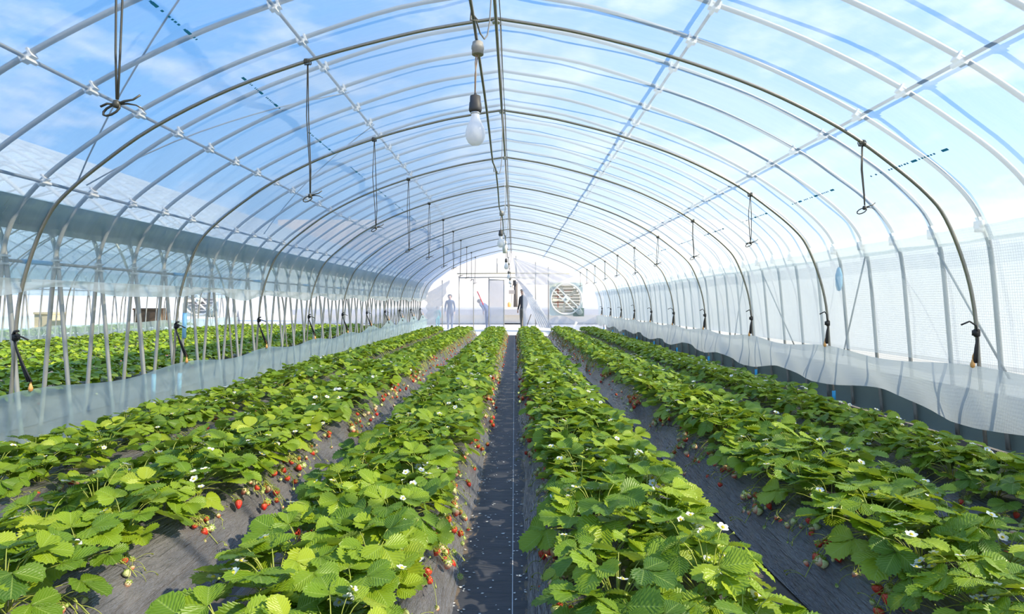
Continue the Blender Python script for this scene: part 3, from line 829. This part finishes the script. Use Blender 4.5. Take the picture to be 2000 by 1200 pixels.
b = MB(); b.grid(120, 6, lambda u, v: (NX2-3.4-.05*v, 10+13*u, .62-.6*v)); o = b.build('plastic_skirt', M['skirt_film'])
tag(o, 'faint plastic skirt two tunnels away behind all the poles', 'plastic skirt')

# ------------------------------------------------------------------ straps on the hoops
def hanging_cord(y, t, L, v, lab, grp):
    z = at_x(PIN, t); rr = random.Random(v); root = empty('hanging_strap', (CX+t, y, z-.012))
    b = MB()
    for j in range(5):
        a = -.02+.01*j; b.tube([(a, -.016, .012), (a, .0, .03), (a, .016, .012), (a+.003, .012, -.008), (a, 0, -.018), (a, -.014, -.004), (a, -.016, .012)], .0035, 5)
    b.build('wrap', M['strap'], root)
    b = MB(); sway = rr.uniform(-.02, .02); gap = rr.uniform(.008, .03) if y > 1 or t > 0 else .006; rb = .0042 if y > 1 else .006
    if y < 0: rb = .006
    b.tube([(0, 0, -.015), (-gap*.6, 0, -L*.4), (sway-gap*.3, .004, -L*.8), (sway, 0, -L+.02)], rb, 5)
    b.tube([(.004, 0, -.015), (gap*.6, .004, -L*.4), (sway+gap*.4, .006, -L*.8), (sway+.003, .002, -L+.02)], rb, 5)
    b.build('strap', M['strap'], root)
    b = MB(); k = Vector((sway, 0, -L))
    b.lathe([(0, -.016), (.012, -.012), (.015, 0), (.011, .014), (0, .018)], k, 8)
    a = rr.uniform(-.5, .5)
    loop = [k+Vector((-.028*math.sin(q)*math.cos(a)-.02*math.cos(a)*(1-math.cos(q)), .02*math.sin(q)*math.sin(a), -.022*(1-math.cos(q)))) for q in [2*PI*i/10 for i in range(11)]]
    b.tube(loop, .0045, 5)
    b.tube([k, k+Vector((.03, 0, .012)), k+Vector((.06, .005, .02)), k+Vector((.085, .01, .04))], [.005, .005, .004, .004], 5)
    b.tube([k, k+Vector((.035, .01, .006)), k+Vector((.065, .015, .002)), k+Vector((.09, .02, -.012))], [.005, .004, .003, .002], 5)
    if v % 2: b.tube([k, k+Vector((-.03, -.01, .0)), k+Vector((-.055, -.01, -.012))], .0045, 5)
    b.build('knot', M['strap'], root)
    return tag(root, lab, 'hanging strap', grp)
for k, y in enumerate(HOOPS):
    hanging_cord(y, -1.385, [1.02, 1.0, .98, .95, 1.0, .95, .98, .9, 1, .96, .95, 1][k], 20+k, 'dark rubber strap hanging from the open-side slope of the %s hoop' % ordw(k+1), 'straps on the open-side slope')
    hanging_cord(y, 2.685, .5+.03*math.sin(k*2.3), 50+k, 'dark rubber strap hanging from the net-wall slope of the %s hoop' % ordw(k+1), 'straps on the net-wall slope')
def hoop_tie(y, side, v, lab, grp):
    rr = random.Random(v); zz = .9 if side > 0 else .87; x = at_z(PIN, zz)*side; root = empty('hoop_tie', (CX+x, y, zz))
    b = MB(); b.lathe([(.014, -.03), (.021, -.022), (.021, .022), (.014, .03)], n=8); b.box((-.018*side, -.01, 0), (.03, .03, .04)); b.build('knot', M['black'], root)
    b = MB(); xe = (at_z(PIN, .66)-at_z(PIN, zz)) if side > 0 else (at_z(PIN, .52)-at_z(PIN, zz))
    ze = -.22 if side > 0 else -.33
    for q in range(3):
        dx = -.012*side*(1+q*.8) if side > 0 else -(.026+.004*q)
        b.tube(bezier(Vector((0, -.012, -.02)), Vector((dx*(1.6 if side > 0 else -2), -.03-.004*q, ze*.5)), Vector((dx*(1 if side > 0 else -4), -.015, ze)), 6), .006, 5)
    b.build('strap_bundle', M['black'], root)
    b = MB(); L = rr.uniform(.06, .12); up = rr.uniform(.02, .14)
    b.tube([(0, -.015, .01), (-.025*1, -.03, up*.5), (-.03, -.03, up), (-L*.7, -.035, up+.03), (-L-.03, -.04, up+.005)] if side > 0 else [(0, -.015, .01), (.03, -.03, .015), (.08, -.03, .0), (.12, -.03, -.02)], .0065, 5)
    if side < 0: b.tube([(0, -.015, .02), (.02, -.03, .04), (.05, -.03, .045)], .01, 5)
    b.build('tail', M['black'], root)
    tag(root, lab, 'strap tie', grp)
for k, y in enumerate(HOOPS[2:]):
    hoop_tie(y, 1, 70+k, 'black strap knotted round the net-wall leg of the %s hoop' % ordw(k+3), 'straps on the net-wall hoop legs')
    hoop_tie(y, -1, 90+k, 'black strap knotted round the open-side leg of the %s hoop' % ordw(k+3), 'straps on the open-side hoop legs')
for y, zz, nm in ((6.87, .85, 'slanted pole just beyond the third hoop'), (6.37, .18, 'foot of a slanted pole behind the bluish skirt'), (6.872, .13, 'same slanted pole low down behind the bluish skirt')):
    o = MB().tube([(CX-at_z(POUT, zz)+.0, y+.0, zz-.15), (CX-at_z(POUT, zz)+.01, y, zz+.15)], .023, 8).build('tape_sleeve', M['skyblue'])
    tag(o, 'pale blue tape sleeve round the %s' % nm, 'tape', 'blue tape sleeves')
# blue float hung on the net wall
o = MB().lathe([(0, -.13), (.02, -.12), (.035, -.06), (.035, .05), (.02, .12), (.006, .14), (0, .14)], (0, 0, 0), 10).build('tape_sleeve', M['skyblue'], loc=(CX+at_z(POUT, 1.38)-.04, 6.37, 1.38))
tag(o, 'pale blue tape bundle on a net wall post behind the liner', 'tape')
# slanted stays on the net wall
for i, (y0, z0, y1, z1) in enumerate(((5.9, 1.6, 6.5, .5), (4.9, 1.55, 4.3, .55), (9.0, 1.6, 9.7, .5), (8.4, 1.6, 7.6, .55))):
    o = MB().tube([(CX+at_z(POUT, z0)+.0, y0, z0), (CX+at_z(POUT, z1), y1, z1)], .009, 6).build('wall_stay', M['rib'])
    tag(o, 'thin slanted stay on the net wall, %s from the camera' % ordw((2, 1, 4, 3)[i]), 'stay', 'slanted stays on the net wall')

# ------------------------------------------------------------------ hanging bulbs and their cable
XB = -.122; ZC = 1.985
BY = [1.9, 5.4, 8.9, 12.4, 15.9, 19.4]
pts = []
hooks = [-.2, 1.75, 3.7, 5.5, 7.3, 9.0, 10.8, 12.5, 14.3, 16, 17.8, 19.5, 21.3]
for a, c in zip(hooks, hooks[1:]):
    for j in range(8):
        t = j/8; pts.append((XB-.004+.006*math.sin(a*7+t*5), a+(c-a)*t, ZC-.05*math.sin(PI*t)+(.02 if a < 2 else 0)*(1-t)))
tag(MB().tube(pts, .0052, 6).build('lamp_cable', M['cord']), 'grey lamp cable running under the ridge from bulb to bulb', 'cable')
for i, y in enumerate(hooks[:9]):
    z = ZC+(.015 if i < 2 else .0)
    b = MB(); b.tube(bezier(Vector((CX+.03, y+.48, 3.15)), Vector((XB+.06, y+.52, z-.1)), Vector((XB, y, z-.004)), 10), .0028, 5)
    b.tube([(XB, y, z-.006), (XB+.012, y, z-.018), (XB-.012, y-.004, z-.018), (XB-.008, y, z+.03)], .003, 5)
    tag(b.build('hanger_wire', M['cord']), 'thin hanger wire from ridge to lamp cable, %s from the camera' % ordw(i+1), 'wire', 'lamp cable hanger wires')
def bulb(y, lab):
    root = empty('hanging_bulb', (XB, y, ZC-.02))
    b = MB(); b.lathe([(.0155, -.022), (.0195, -.022), (.0195, -.006), (.021, -.004), (.021, .006), (.019, .008), (.018, .018), (.012, .022), (0, .022)], n=14); b.build('cap', M['cap'], root)
    b = MB(); b.tube([(-.003, 0, -.0), (-.008, 0, -.05), (-.006, 0, -.09), (-.009, 0, -.155)], .0022, 5); b.tube([(.004, 0, -.0), (-.003, .003, -.045), (-.009, 0, -.09), (-.009, 0, -.155)], .0022, 5); b.build('flex', M['copper'], root)
    b = MB(); b.lathe([(.004, -.150), (.006, -.157), (.0175, -.160), (.0185, -.180), (.020, -.182), (.021, -.196), (.0215, -.200), (.0215, -.206), (.019, -.212), (.0, -.212)], (-.008, 0, 0), 16); s = b.build('socket', M['socket'], root)
    b = MB(); b.lathe([(.013, -.205), (.0135, -.219), (.0155, -.219), (.0155, -.213)], (-.008, 0, 0), 14); b.build('metal_collar', M['steel'], s)
    b = MB(); b.lathe([(.0135, -.217), (.0145, -.23), (.0185, -.243), (.0265, -.258), (.0315, -.272), (.0332, -.285), (.031, -.30), (.0245, -.313), (.014, -.321), (0, -.324)], (-.008, 0, 0), 20); b.build('glass_bulb', M['bulb'], root)
    return tag(root, lab, 'light bulb', 'hanging bulbs under the ridge')
for i, y in enumerate(BY): bulb(y, 'opal light bulb hanging from black socket under the ridge, %s from the camera' % ordw(i+1))
root = empty('white_bag', (CX, 8.0, 1.9))
b = MB(); b.lathe([(0, -.09), (.03, -.085), (.035, 0), (.03, .07), (.008, .09), (0, .095)], n=8); b.build('pouch', M['white_plastic'], root)
MB().tube([(0, 0, .09), (0, 0, 1.27)], .003, 4).build('white_cord', M['bulb'], root)
tag(root, 'small white pouch hanging on a white cord beside the ridge bulbs', 'pouch')

# ------------------------------------------------------------------ end wall, door, fan
PW = FP/YB
def ex(px): return (px-PXV)/PW
def ez(py): return HC-(py-PY0)/PW
dx0, dx1, dz = ex(985), ex(1045), ez(546)
cut = MB()
prof = full(POUT, 0, 0, 0)
cols = sorted([CX+a for a, b_ in prof[::2]]+[dx0, dx1])
def top(x): return at_x(POUT, x-CX)
def wall_strip(b, x0, x1, zb0, y):
    n = max(1, int((x1-x0)/.15))
    for i in range(n):
        a, c = x0+(x1-x0)*i/n, x0+(x1-x0)*(i+1)/n
        b.add([(a, y, zb0), (c, y, zb0), (c, y, max(top(c), zb0+.01)), (a, y, max(top(a), zb0+.01))], [(0, 1, 2, 3)])
b = MB(); wall_strip(b, CX-3.88, dx0, 0, YB); wall_strip(b, dx0, dx1, dz, YB); wall_strip(b, dx1, ex(1071), 0, YB)
fx0, fx1, fz0, fz1 = ex(1073), ex(1137), ez(616), ez(553)
wall_strip(b, ex(1071), fx1, fz1, YB); b.add([(ex(1071), YB, 0), (fx1, YB, 0), (fx1, YB, fz0), (ex(1071), YB, fz0)], [(0, 1, 2, 3)]); wall_strip(b, fx1, CX+3.88, 0, YB)
o = b.build('wall_far', M['end_film'], smooth=False); tag(o, kind='structure')
for nm, nx in (('wall_far_next', NX), ('wall_far_beyond', NX2)):
    b = MB()
    for i in range(26):
        a, c = -3.88+7.76*i/26, -3.88+7.76*(i+1)/26
        b.add([(nx+a, YB, 0), (nx+c, YB, 0), (nx+c, YB, at_x(POUT, c)), (nx+a, YB, at_x(POUT, a))], [(0, 1, 2, 3)])
    tag(b.build(nm, M['end_film'], smooth=False), kind='structure')
for i, (px, y0, y1) in enumerate(((864, 548, 648), (897, 540, 648), (925, 546, 650), (955, 543, 645), (971, 505, 535), (1008, 500, 540), (1046, 512, 645), (1071, 522, 640))):
    o = MB().tube([(ex(px), YB-.03, max(0, ez(y1))), (ex(px), YB-.03, ez(y0))], .017, 8).build('end_post', M['rib'])
    tag(o, 'slim upright pipe on the far end wall, %s from the open side' % ordw(i+1), 'post', 'end wall posts')
for nm, px0, px1, py in (('upper', 893, 1112, 535), ('lower', 897, 1046, 543)):
    o = MB().tube([(ex(px0), YB-.07, ez(py)), (ex((px0+px1)/2), YB-.07, ez(py)+.02), (ex(px1), YB-.07, ez(py))], .02, 8).build('end_rail', M['cream_wood'] if nm == 'upper' else M['rib'])
    tag(o, '%s cross rail above the doorway of the far end wall' % nm, 'rail')
# door frame and the sliding leaf pushed aside
b = MB(); b.tube([(ex(984.5), YB-.06, 0), (ex(984.5), YB-.06, ez(547))], .02, 8); b.tube([(ex(955), YB-.06, 0), (ex(955), YB-.06, ez(547))], .02, 8)
b.tube([(ex(955), YB-.06, ez(547)), (ex(984.5), YB-.06, ez(547))], .02, 8); b.tube([(ex(955), YB-.06, .06), (ex(984.5), YB-.06, .06)], .02, 8)
o = b.build('sliding_door', M['rib']); tag(o, 'film-covered sliding door leaf pushed open beside the far doorway', 'door')
b = MB(); b.add([(ex(955), YB-.06, .06), (ex(984.5), YB-.06, .06), (ex(984.5), YB-.06, ez(547)), (ex(955), YB-.06, ez(547))], [(0, 1, 2, 3)]); b.build('film_panel', M['end_film'], o, smooth=False)
b = MB(); b.tube([(ex(1021.5), YB-.04, 0), (ex(1021.5), YB-.04, ez(560))], .014, 8); b.tube([(ex(1021.5), YB-.04, .05), (ex(1045), YB-.04, .05)], .014, 8)
o = b.build('sliding_door', M['rib']); tag(o, 'half-drawn film door leaf hiding half of the person in black', 'door')
b = MB(); b.add([(ex(1021.5), YB-.04, .05), (ex(1045), YB-.04, .05), (ex(1045), YB-.04, dz), (ex(1021.5), YB-.04, ez(560))], [(0, 1, 2, 3)]); b.build('film_panel', M['curtain_film'], o, smooth=False)
# gathered film drawn aside across the doorway
b = MB()
def drape(u, v):                    # u across the folds, v downwards
    x = ex(1004)+.1*u+(v**.75)*(1.0+.5*u)
    z = ez(543)-v*(ez(543)-.12)-.05*u
    return (x, YB-.22+.022*math.sin(u*40+v*3)*(.4+v), z)
b.grid(200, 24, drape); o = b.build('film_curtain', M['curtain_film']); tag(o, 'white gathered plastic curtain pulled aside in the far doorway', 'curtain')
b = MB()
def drape2(u, v):
    x = ex(1003)+.02*u+v*(.15+2.3*u); z = 2.95-(v*(.75+.9*(1-u)))
    return (x, YB-.4+.016*math.sin(u*36)*(.3+v), max(z, 1.9-.1*u))
b.grid(200, 14, drape2); o = b.build('film_curtain', M['end_film']); tag(o, 'fan-shaped gathered film hung from the ridge above the far doorway', 'curtain')
# white film heap at the foot of the end wall
b = MB(); b.grid(60, 8, lambda u, v: (ex(1075)+u*2.3, YB-.25-.25*v+.03*math.sin(u*40+v*4), .55*(1-v)*(.8+.25*math.sin(u*9))+.02)); o = b.build('film_flap', M['end_film'])
tag(o, 'loose white film flap at the foot of the end wall below the fan', 'film flap')
# gathered liner at the open-side corner
b = MB(); b.grid(50, 10, lambda u, v: (CX-3.45+.95*v*(1-.7*u)+.04*math.sin(u*30), YB-.35-.1*v, 1.5-1.5*u+.55*v*(1-u))); o = b.build('film_curtain', M['curtain_film'])
tag(o, 'bunched plastic curtain at the open-side corner of the end wall', 'curtain')

# ventilation fan
fan = empty('ventilation_fan', (ex(1105), YB-.05, ez(584.5)))
tag(fan, 'large square ventilation fan with round mouth set in the end wall', 'ventilation fan')
H = (fx1-fx0)/2; Rf = H*.90
b = MB(); n = 48; vs = []
for j in range(n):
    a = 2*PI*j/n; c, s = math.cos(a), math.sin(a); q = H/max(abs(c), abs(s))
    vs += [(c*q, -.12, s*q), (c*Rf, -.12, s*Rf), (c*q, .12, s*q), (c*Rf, .12, s*Rf)]
fs = []
for j in range(n):
    i, k = j*4, ((j+1) % n)*4
    fs += [(i, i+1, k+1, k), (i+2, k+2, k+3, i+3), (i, k, k+2, i+2), (i+1, i+3, k+3, k+1)]
b.add(vs, fs); b.build('housing', M['fan_pale'], fan, smooth=False)
b = MB(); ring = [(Rf*1.03*math.cos(2*PI*j/48), -.15, Rf*1.03*math.sin(2*PI*j/48)) for j in range(49)]; b.tube(ring, .035, 8, cap=False); b.build('ring', M['fan_white'], fan)
for j in range(9):
    z = -Rf+.1+j*(2*Rf-.2)/8; hw = math.sqrt(max(.01, Rf*Rf-z*z))*.98
    MB().box((0, .12, z), (2*hw, .012, .12), rot=Matrix.Rotation(.5, 3, 'X')).build('louvre_slat', M['louvre'], fan, smooth=False)
for xx in (-.33*Rf*1.6,): MB().box((xx, .07, .05), (.035, .02, 1.3*Rf)).build('louvre_bar', M['rust'], fan, smooth=False)
for z in (.35, .1, -.15): MB().box((-.1, .075, z), (1.2*Rf, .012, .02)).build('louvre_rod', M['rust'], fan, smooth=False)
for k in range(5):
    a = 2*PI*k/5+.4; rot = Matrix.Rotation(-a, 3, 'Y')
    vs = [rot @ Vector((x, y, z)) for x, y, z in ((-.04, -.02, .1), (.04, .02, .1), (.08, .04, Rf*.9), (-.06, -.03, Rf*.9), (-.04, -.012, .1), (.04, .028, .1), (.08, .048, Rf*.9), (-.06, -.022, Rf*.9))]
    b = MB(); b.add(vs, [(0, 1, 2, 3), (4, 7, 6, 5), (0, 3, 7, 4), (1, 5, 6, 2), (2, 6, 7, 3), (0, 4, 5, 1)]); b.build('blade', M['louvre'], fan, smooth=False)
rot = Matrix.Rotation(math.radians(43), 3, 'Y')
for off in (-.1, .1):
    b = MB(); b.box(rot @ Vector((0, -.16, off)), (2.45*Rf, .035, .045), rot=rot); b.build('strut', M['fan_white'], fan, smooth=False)
b = MB(); b.box((0, -.15, 0), (.26, .1, .26), rot=rot); h = b.build('hub', M['fan_white'], fan, smooth=False)
b = MB(); b.lathe([(0, 0), (.05, 0), (.05, .04), (0, .04)], (0, 0, 0), 12, M=Matrix.Rotation(PI/2, 3, 'X')); q = b.build('axle', M['motor'], h); q.location = (0, -.2, 0)
b = MB(); b.lathe([(0, 0), (.09, 0), (.12, .02), (.12, .2), (.09, .22), (0, .22)], (H*.80, -.1, -H*.80), 16, M=Matrix.Rotation(PI/2, 3, 'X')); b.build('motor', M['motor'], fan)
b = MB(); b.box((H*.75, -.125, -H*.8), (.45, .02, .34)); b.build('motor_plate', M['fan_dark'], fan, smooth=False)
# the fan two tunnels away
c = copy_tree(fan); c.location = (NX2+2.25, YB-.05, ez(586)); c['label'] = 'ventilation fan two tunnels away seen between the slanted poles'

# red stick and black pole leaning at the end wall
o = MB().tube([(ex(932.5), YB-.12, ez(569.5)), (ex(944.5), YB-.12, ez(596))], .022, 6).build('red_stick', M['pinkred']); tag(o, 'short pinkish red stick slanting on the end wall film', 'stick')
o = MB().tube([(ex(1026), YB-.35, .02), (ex(1037), YB-.3, ez(614))], .018, 6).build('dark_pole', M['dark_col']); tag(o, 'thin dark pole leaning beside the far doorway curtain', 'pole')

# ------------------------------------------------------------------ beyond the doorway
b = MB(); b.box((0, 36.5, 3.2), (30, .3, 6.4)); o = b.build('building_wall', M['beige_wall'], smooth=False); tag(o, kind='structure')
b = MB(); b.box((0, 31.2, .62), (24, .5, .3)); o = b.build('kerb_wall', M['road'], smooth=False); tag(o, 'low grey kerb wall crossing the yard beyond the doorway', 'kerb')
b = MB(); b.box((0, 33.9, .44), (24, 5, .88)); o = b.build('raised_yard', M['yard'], smooth=False); tag(o, kind='structure')
p35 = FP/33.0
def bx(px): return (px-PXV)/p35
def bz(py): return HC-(py-PY0)/p35
b = MB(); b.tube([(bx(1007), 33, .88), (bx(1007.5), 33, bz(551))], [.13, .11], 10); o = b.build('dark_post', M['dark_col']); tag(o, 'thick dark post standing outside the doorway', 'post')
b = MB(); b.box((bx(1005), 32.84, bz(553)), (.19, .14, .3)); b.tube([(bx(1001), 32.8, bz(556)), (bx(1000), 32.8, bz(562)), (bx(1004), 32.8, bz(563))], .015, 6); o = b.build('black_box', M['black'], smooth=False); tag(o, 'black equipment box at the top of the dark post outside', 'box')
b = MB(); b.box((bx(999.5), 32.7, bz(571)), (.34, .16, .22)); b.tube([(bx(1000), 32.75, bz(575)), (bx(999), 32.75, .88)], .02, 6); o = b.build('meter_box', M['meter'], smooth=False); tag(o, 'grey brown meter box on a thin pipe outside the doorway', 'box')
b = MB(); b.lathe([(.09, 0), (.1, .2), (.05, .28), (0, .3)], (bx(994.5), 33, .88), 8); o = b.build('orange_cone', M['orange']); tag(o, 'small orange object on the raised ground outside', 'cone')

# ------------------------------------------------------------------ people
def person(loc, rz, H, top, legs, hairm, lab, cap=False, bend=0.0, seed=0):
    s = H/1.72; root = empty('person', loc, rz)                      # faces +Y in its own frame
    def P(x, y, z):
        if z > .95 and bend:
            d = z-.95; y, z = y+d*math.sin(bend), .95+d*math.cos(bend)
        return (x*s, y*s, z*s)
    J = {'pel': (0, 0, .95, .135), 'sp': (0, 0, 1.12, .125), 'ch': (0, .0, 1.3, .15), 'nk0': (0, .0, 1.44, .075), 'nk': (0, .015, 1.5, .056), 'hd0': (0, .03, 1.575, .085), 'hd': (0, .03, 1.64, .088), 'hd1': (0, .02, 1.69, .06)}
    for sg, t in ((-1, 'l'), (1, 'r')):
        J.update({'hip'+t: (sg*.085, 0, .9, .1), 'kn'+t: (sg*.09, .015, .5, .066), 'an'+t: (sg*.09, -.01, .09, .048), 'to'+t: (sg*.1, .13, .04, .038),
                  'sh'+t: (sg*.17, -.01, 1.4, .062), 'el'+t: (sg*.225, -.01, 1.12, .047), 'wr'+t: (sg*.225, .07, .89, .032), 'pm'+t: (sg*.222, .09, .82, .030)})
    E = [('pel', 'sp'), ('sp', 'ch'), ('ch', 'nk0'), ('nk0', 'nk'), ('nk', 'hd0'), ('hd0', 'hd'), ('hd', 'hd1')]
    for t in 'lr': E += [('pel', 'hip'+t), ('hip'+t, 'kn'+t), ('kn'+t, 'an'+t), ('an'+t, 'to'+t), ('ch', 'sh'+t), ('sh'+t, 'el'+t), ('el'+t, 'wr'+t), ('wr'+t, 'pm'+t)]
    ks = list(J); me = bpy.data.meshes.new('body'); me.from_pydata([P(*J[k][:3]) for k in ks], [(ks.index(a), ks.index(c)) for a, c in E], [])
    tmp = bpy.data.objects.new('tmp_body', me); C.objects.link(tmp)
    sm = tmp.modifiers.new('s', 'SKIN'); tmp.modifiers.new('b', 'SUBSURF').levels = 2
    for i, k in enumerate(ks):
        me.skin_vertices[0].data[i].radius = (J[k][3]*s, J[k][3]*s*(.75 if k in ('pel', 'sp', 'ch') else 1)); me.skin_vertices[0].data[i].use_root = k == 'pel'
    dg = bpy.context.evaluated_depsgraph_get(); ev = tmp.evaluated_get(dg)
    m2 = bpy.data.meshes.new_from_object(ev); bpy.data.objects.remove(tmp)
    b = MB(); b.v = [tuple(v.co) for v in m2.vertices]; b.t = [.5]*len(b.v)
    zb = .93*s; neck = P(0, 0, 1.47)
    for p in m2.polygons:
        c = p.center; z = c.z
        headish = (Vector(c)-Vector(P(0, .03, 1.62))).length < .155*s
        hand = min((Vector(c)-Vector(P(*J['pm'+t][:3]))).length for t in 'lr') < .062*s
        foot = z < .085*s
        mi = 0 if headish or hand else (3 if foot else (1 if (z > zb or abs(c.x) > .17*s) else 2))
        b.f.append(tuple(p.vertices)); b.m.append(mi)
    for sg, t in ((-1, 'l'), (1, 'r')):                               # fingers rooted in the palm
        px, py, pz = J['pm'+t][:3]
        for q in range(4):
            y0 = py-.025+.017*q; L = (.062, .075, .08, .068)[q]
            b.tube([P(px, y0, pz-.005), P(px-.004*sg, y0+.003, pz-.04), P(px-.012*sg, y0+.008, pz-.02-L*.7), P(px-.024*sg, y0+.01, pz-.02-L)], [.009*s, .0085*s, .008*s, .006*s], 6, 0)
        b.tube([P(px-.01*sg, py+.02, pz+.02), P(px-.018*sg, py+.045, pz-.005), P(px-.022*sg, py+.05, pz-.035)], [.01*s, .009*s, .007*s], 6, 0)
    # face: nose, ears, lips, eyes
    b.add([P(-.013, .108, 1.595), P(.013, .108, 1.595), P(0, .138, 1.60), P(0, .112, 1.645)], [(0, 1, 2), (0, 2, 3), (1, 3, 2), (0, 3, 1)], 0)
    for sg in (-1, 1):
        b.lathe([(0, -.03*s), (.012*s, -.015*s), (.016*s, .01*s), (0, .03*s)], P(sg*.088, .02, 1.61), 8, 0)
        b.lathe([(0, -.008*s), (.009*s, 0), (0, .008*s)], P(sg*.032, .105, 1.632), 8, 4)
    b.tube([P(-.022, .104, 1.565), P(0, .112, 1.566), P(.022, .104, 1.565)], .005*s, 5, 5)
    b.build('body', [M['skin'], top, legs, M['shoe'], M['hair'], M['rust']], root)
    b = MB(); R0 = .105*s; c = Vector(P(0, .015, 1.635))
    if cap:
        b.lathe([(R0*1.02, .02*s), (R0*1.03, .05*s), (R0*.85, .085*s), (R0*.45, .105*s), (0, .11*s)], c, 14)
        b.add([c+Vector((x*s, y*s, z*s)) for x, y, z in ((-.075, .06, .03), (.075, .06, .03), (.05, .17, .02), (-.05, .17, .02), (-.075, .06, .04), (.075, .06, .04), (.05, .17, .03), (-.05, .17, .03))], [(0, 3, 2, 1), (4, 5, 6, 7), (0, 1, 5, 4), (2, 3, 7, 6), (1, 2, 6, 5), (0, 4, 7, 3)])
        b.build('cap', M['greycap'], root)
    else:
        b.lathe([(R0*.9, -.07*s), (R0*1.03, -.02*s), (R0*1.04, .03*s), (R0*.85, .075*s), (R0*.4, .1*s), (0, .105*s)], c+Vector((0, -.028*s, 0)), 14); b.build('hair', hairm, root)
    return tag(root, lab, 'person')
person((.36, 24.5, -.06), PI/2+.75, 1.76, M['jacket'], M['trousers'], M['hair'], 'person in black jacket, grey trousers and cap standing in the far doorway', True)
person((ex(879)*1.06, 25.1, -.06), PI, 1.55, M['navy'], M['navy2'], M['hair'], 'blurred person in navy clothes behind the end wall film', bend=.12)
person((ex(855)*1.06, 25.0, -.06), PI+.4, 1.02, M['tealcloth'], M['tealcloth'], M['hair'], 'small blurred child in teal clothes behind the end wall film')
person((ex(953)*1.06, 25.1, -.06), .9, 1.6, M['navy2'], M['navy2'], M['hair'], 'blurred stooping person in slate blue behind the end wall film', bend=.95)

# ------------------------------------------------------------------ boxes in the next tunnels
def hive(loc, w_, h_, mm, lab):
    root = empty('wooden_box', loc); b = MB(); b.box((0, 0, h_/2+.45), (w_*.96, .5, h_*.9)); b.build('body', mm, root, smooth=False)
    b = MB(); b.box((0, 0, .45+h_), (w_, .56, .06)); b.build('lid', mm, root, smooth=False)
    b = MB(); b.box((0, -.27, .45), (w_*1.1, .06, .05)); b.build('bottom_board', mm, root, smooth=False)
    b = MB(); b.box((w_*.22, -.262, .45+h_*.45), (w_*.46, .03, h_*.7)); b.build('front_panel', M['wood'] if mm is M['wood'] else M['cream_wood'], root, smooth=False)
    for sx_ in (-1, 1):
        for sy in (-1, 1): MB().box((sx_*w_*.3, sy*.2, .2), (.06, .06, .5)).build('leg', M['dark_col'], root, smooth=False)
    return tag(root, lab, 'beehive box')
hive((-12.3, 19.4, -.04), .88, .5, M['wood'], 'brown weathered wooden box on legs beyond the slanted poles')
hive((-13.2, 16.3, -.04), .5, .42, M['cream_wood'], 'small cream wooden box on legs far beyond the slanted poles')
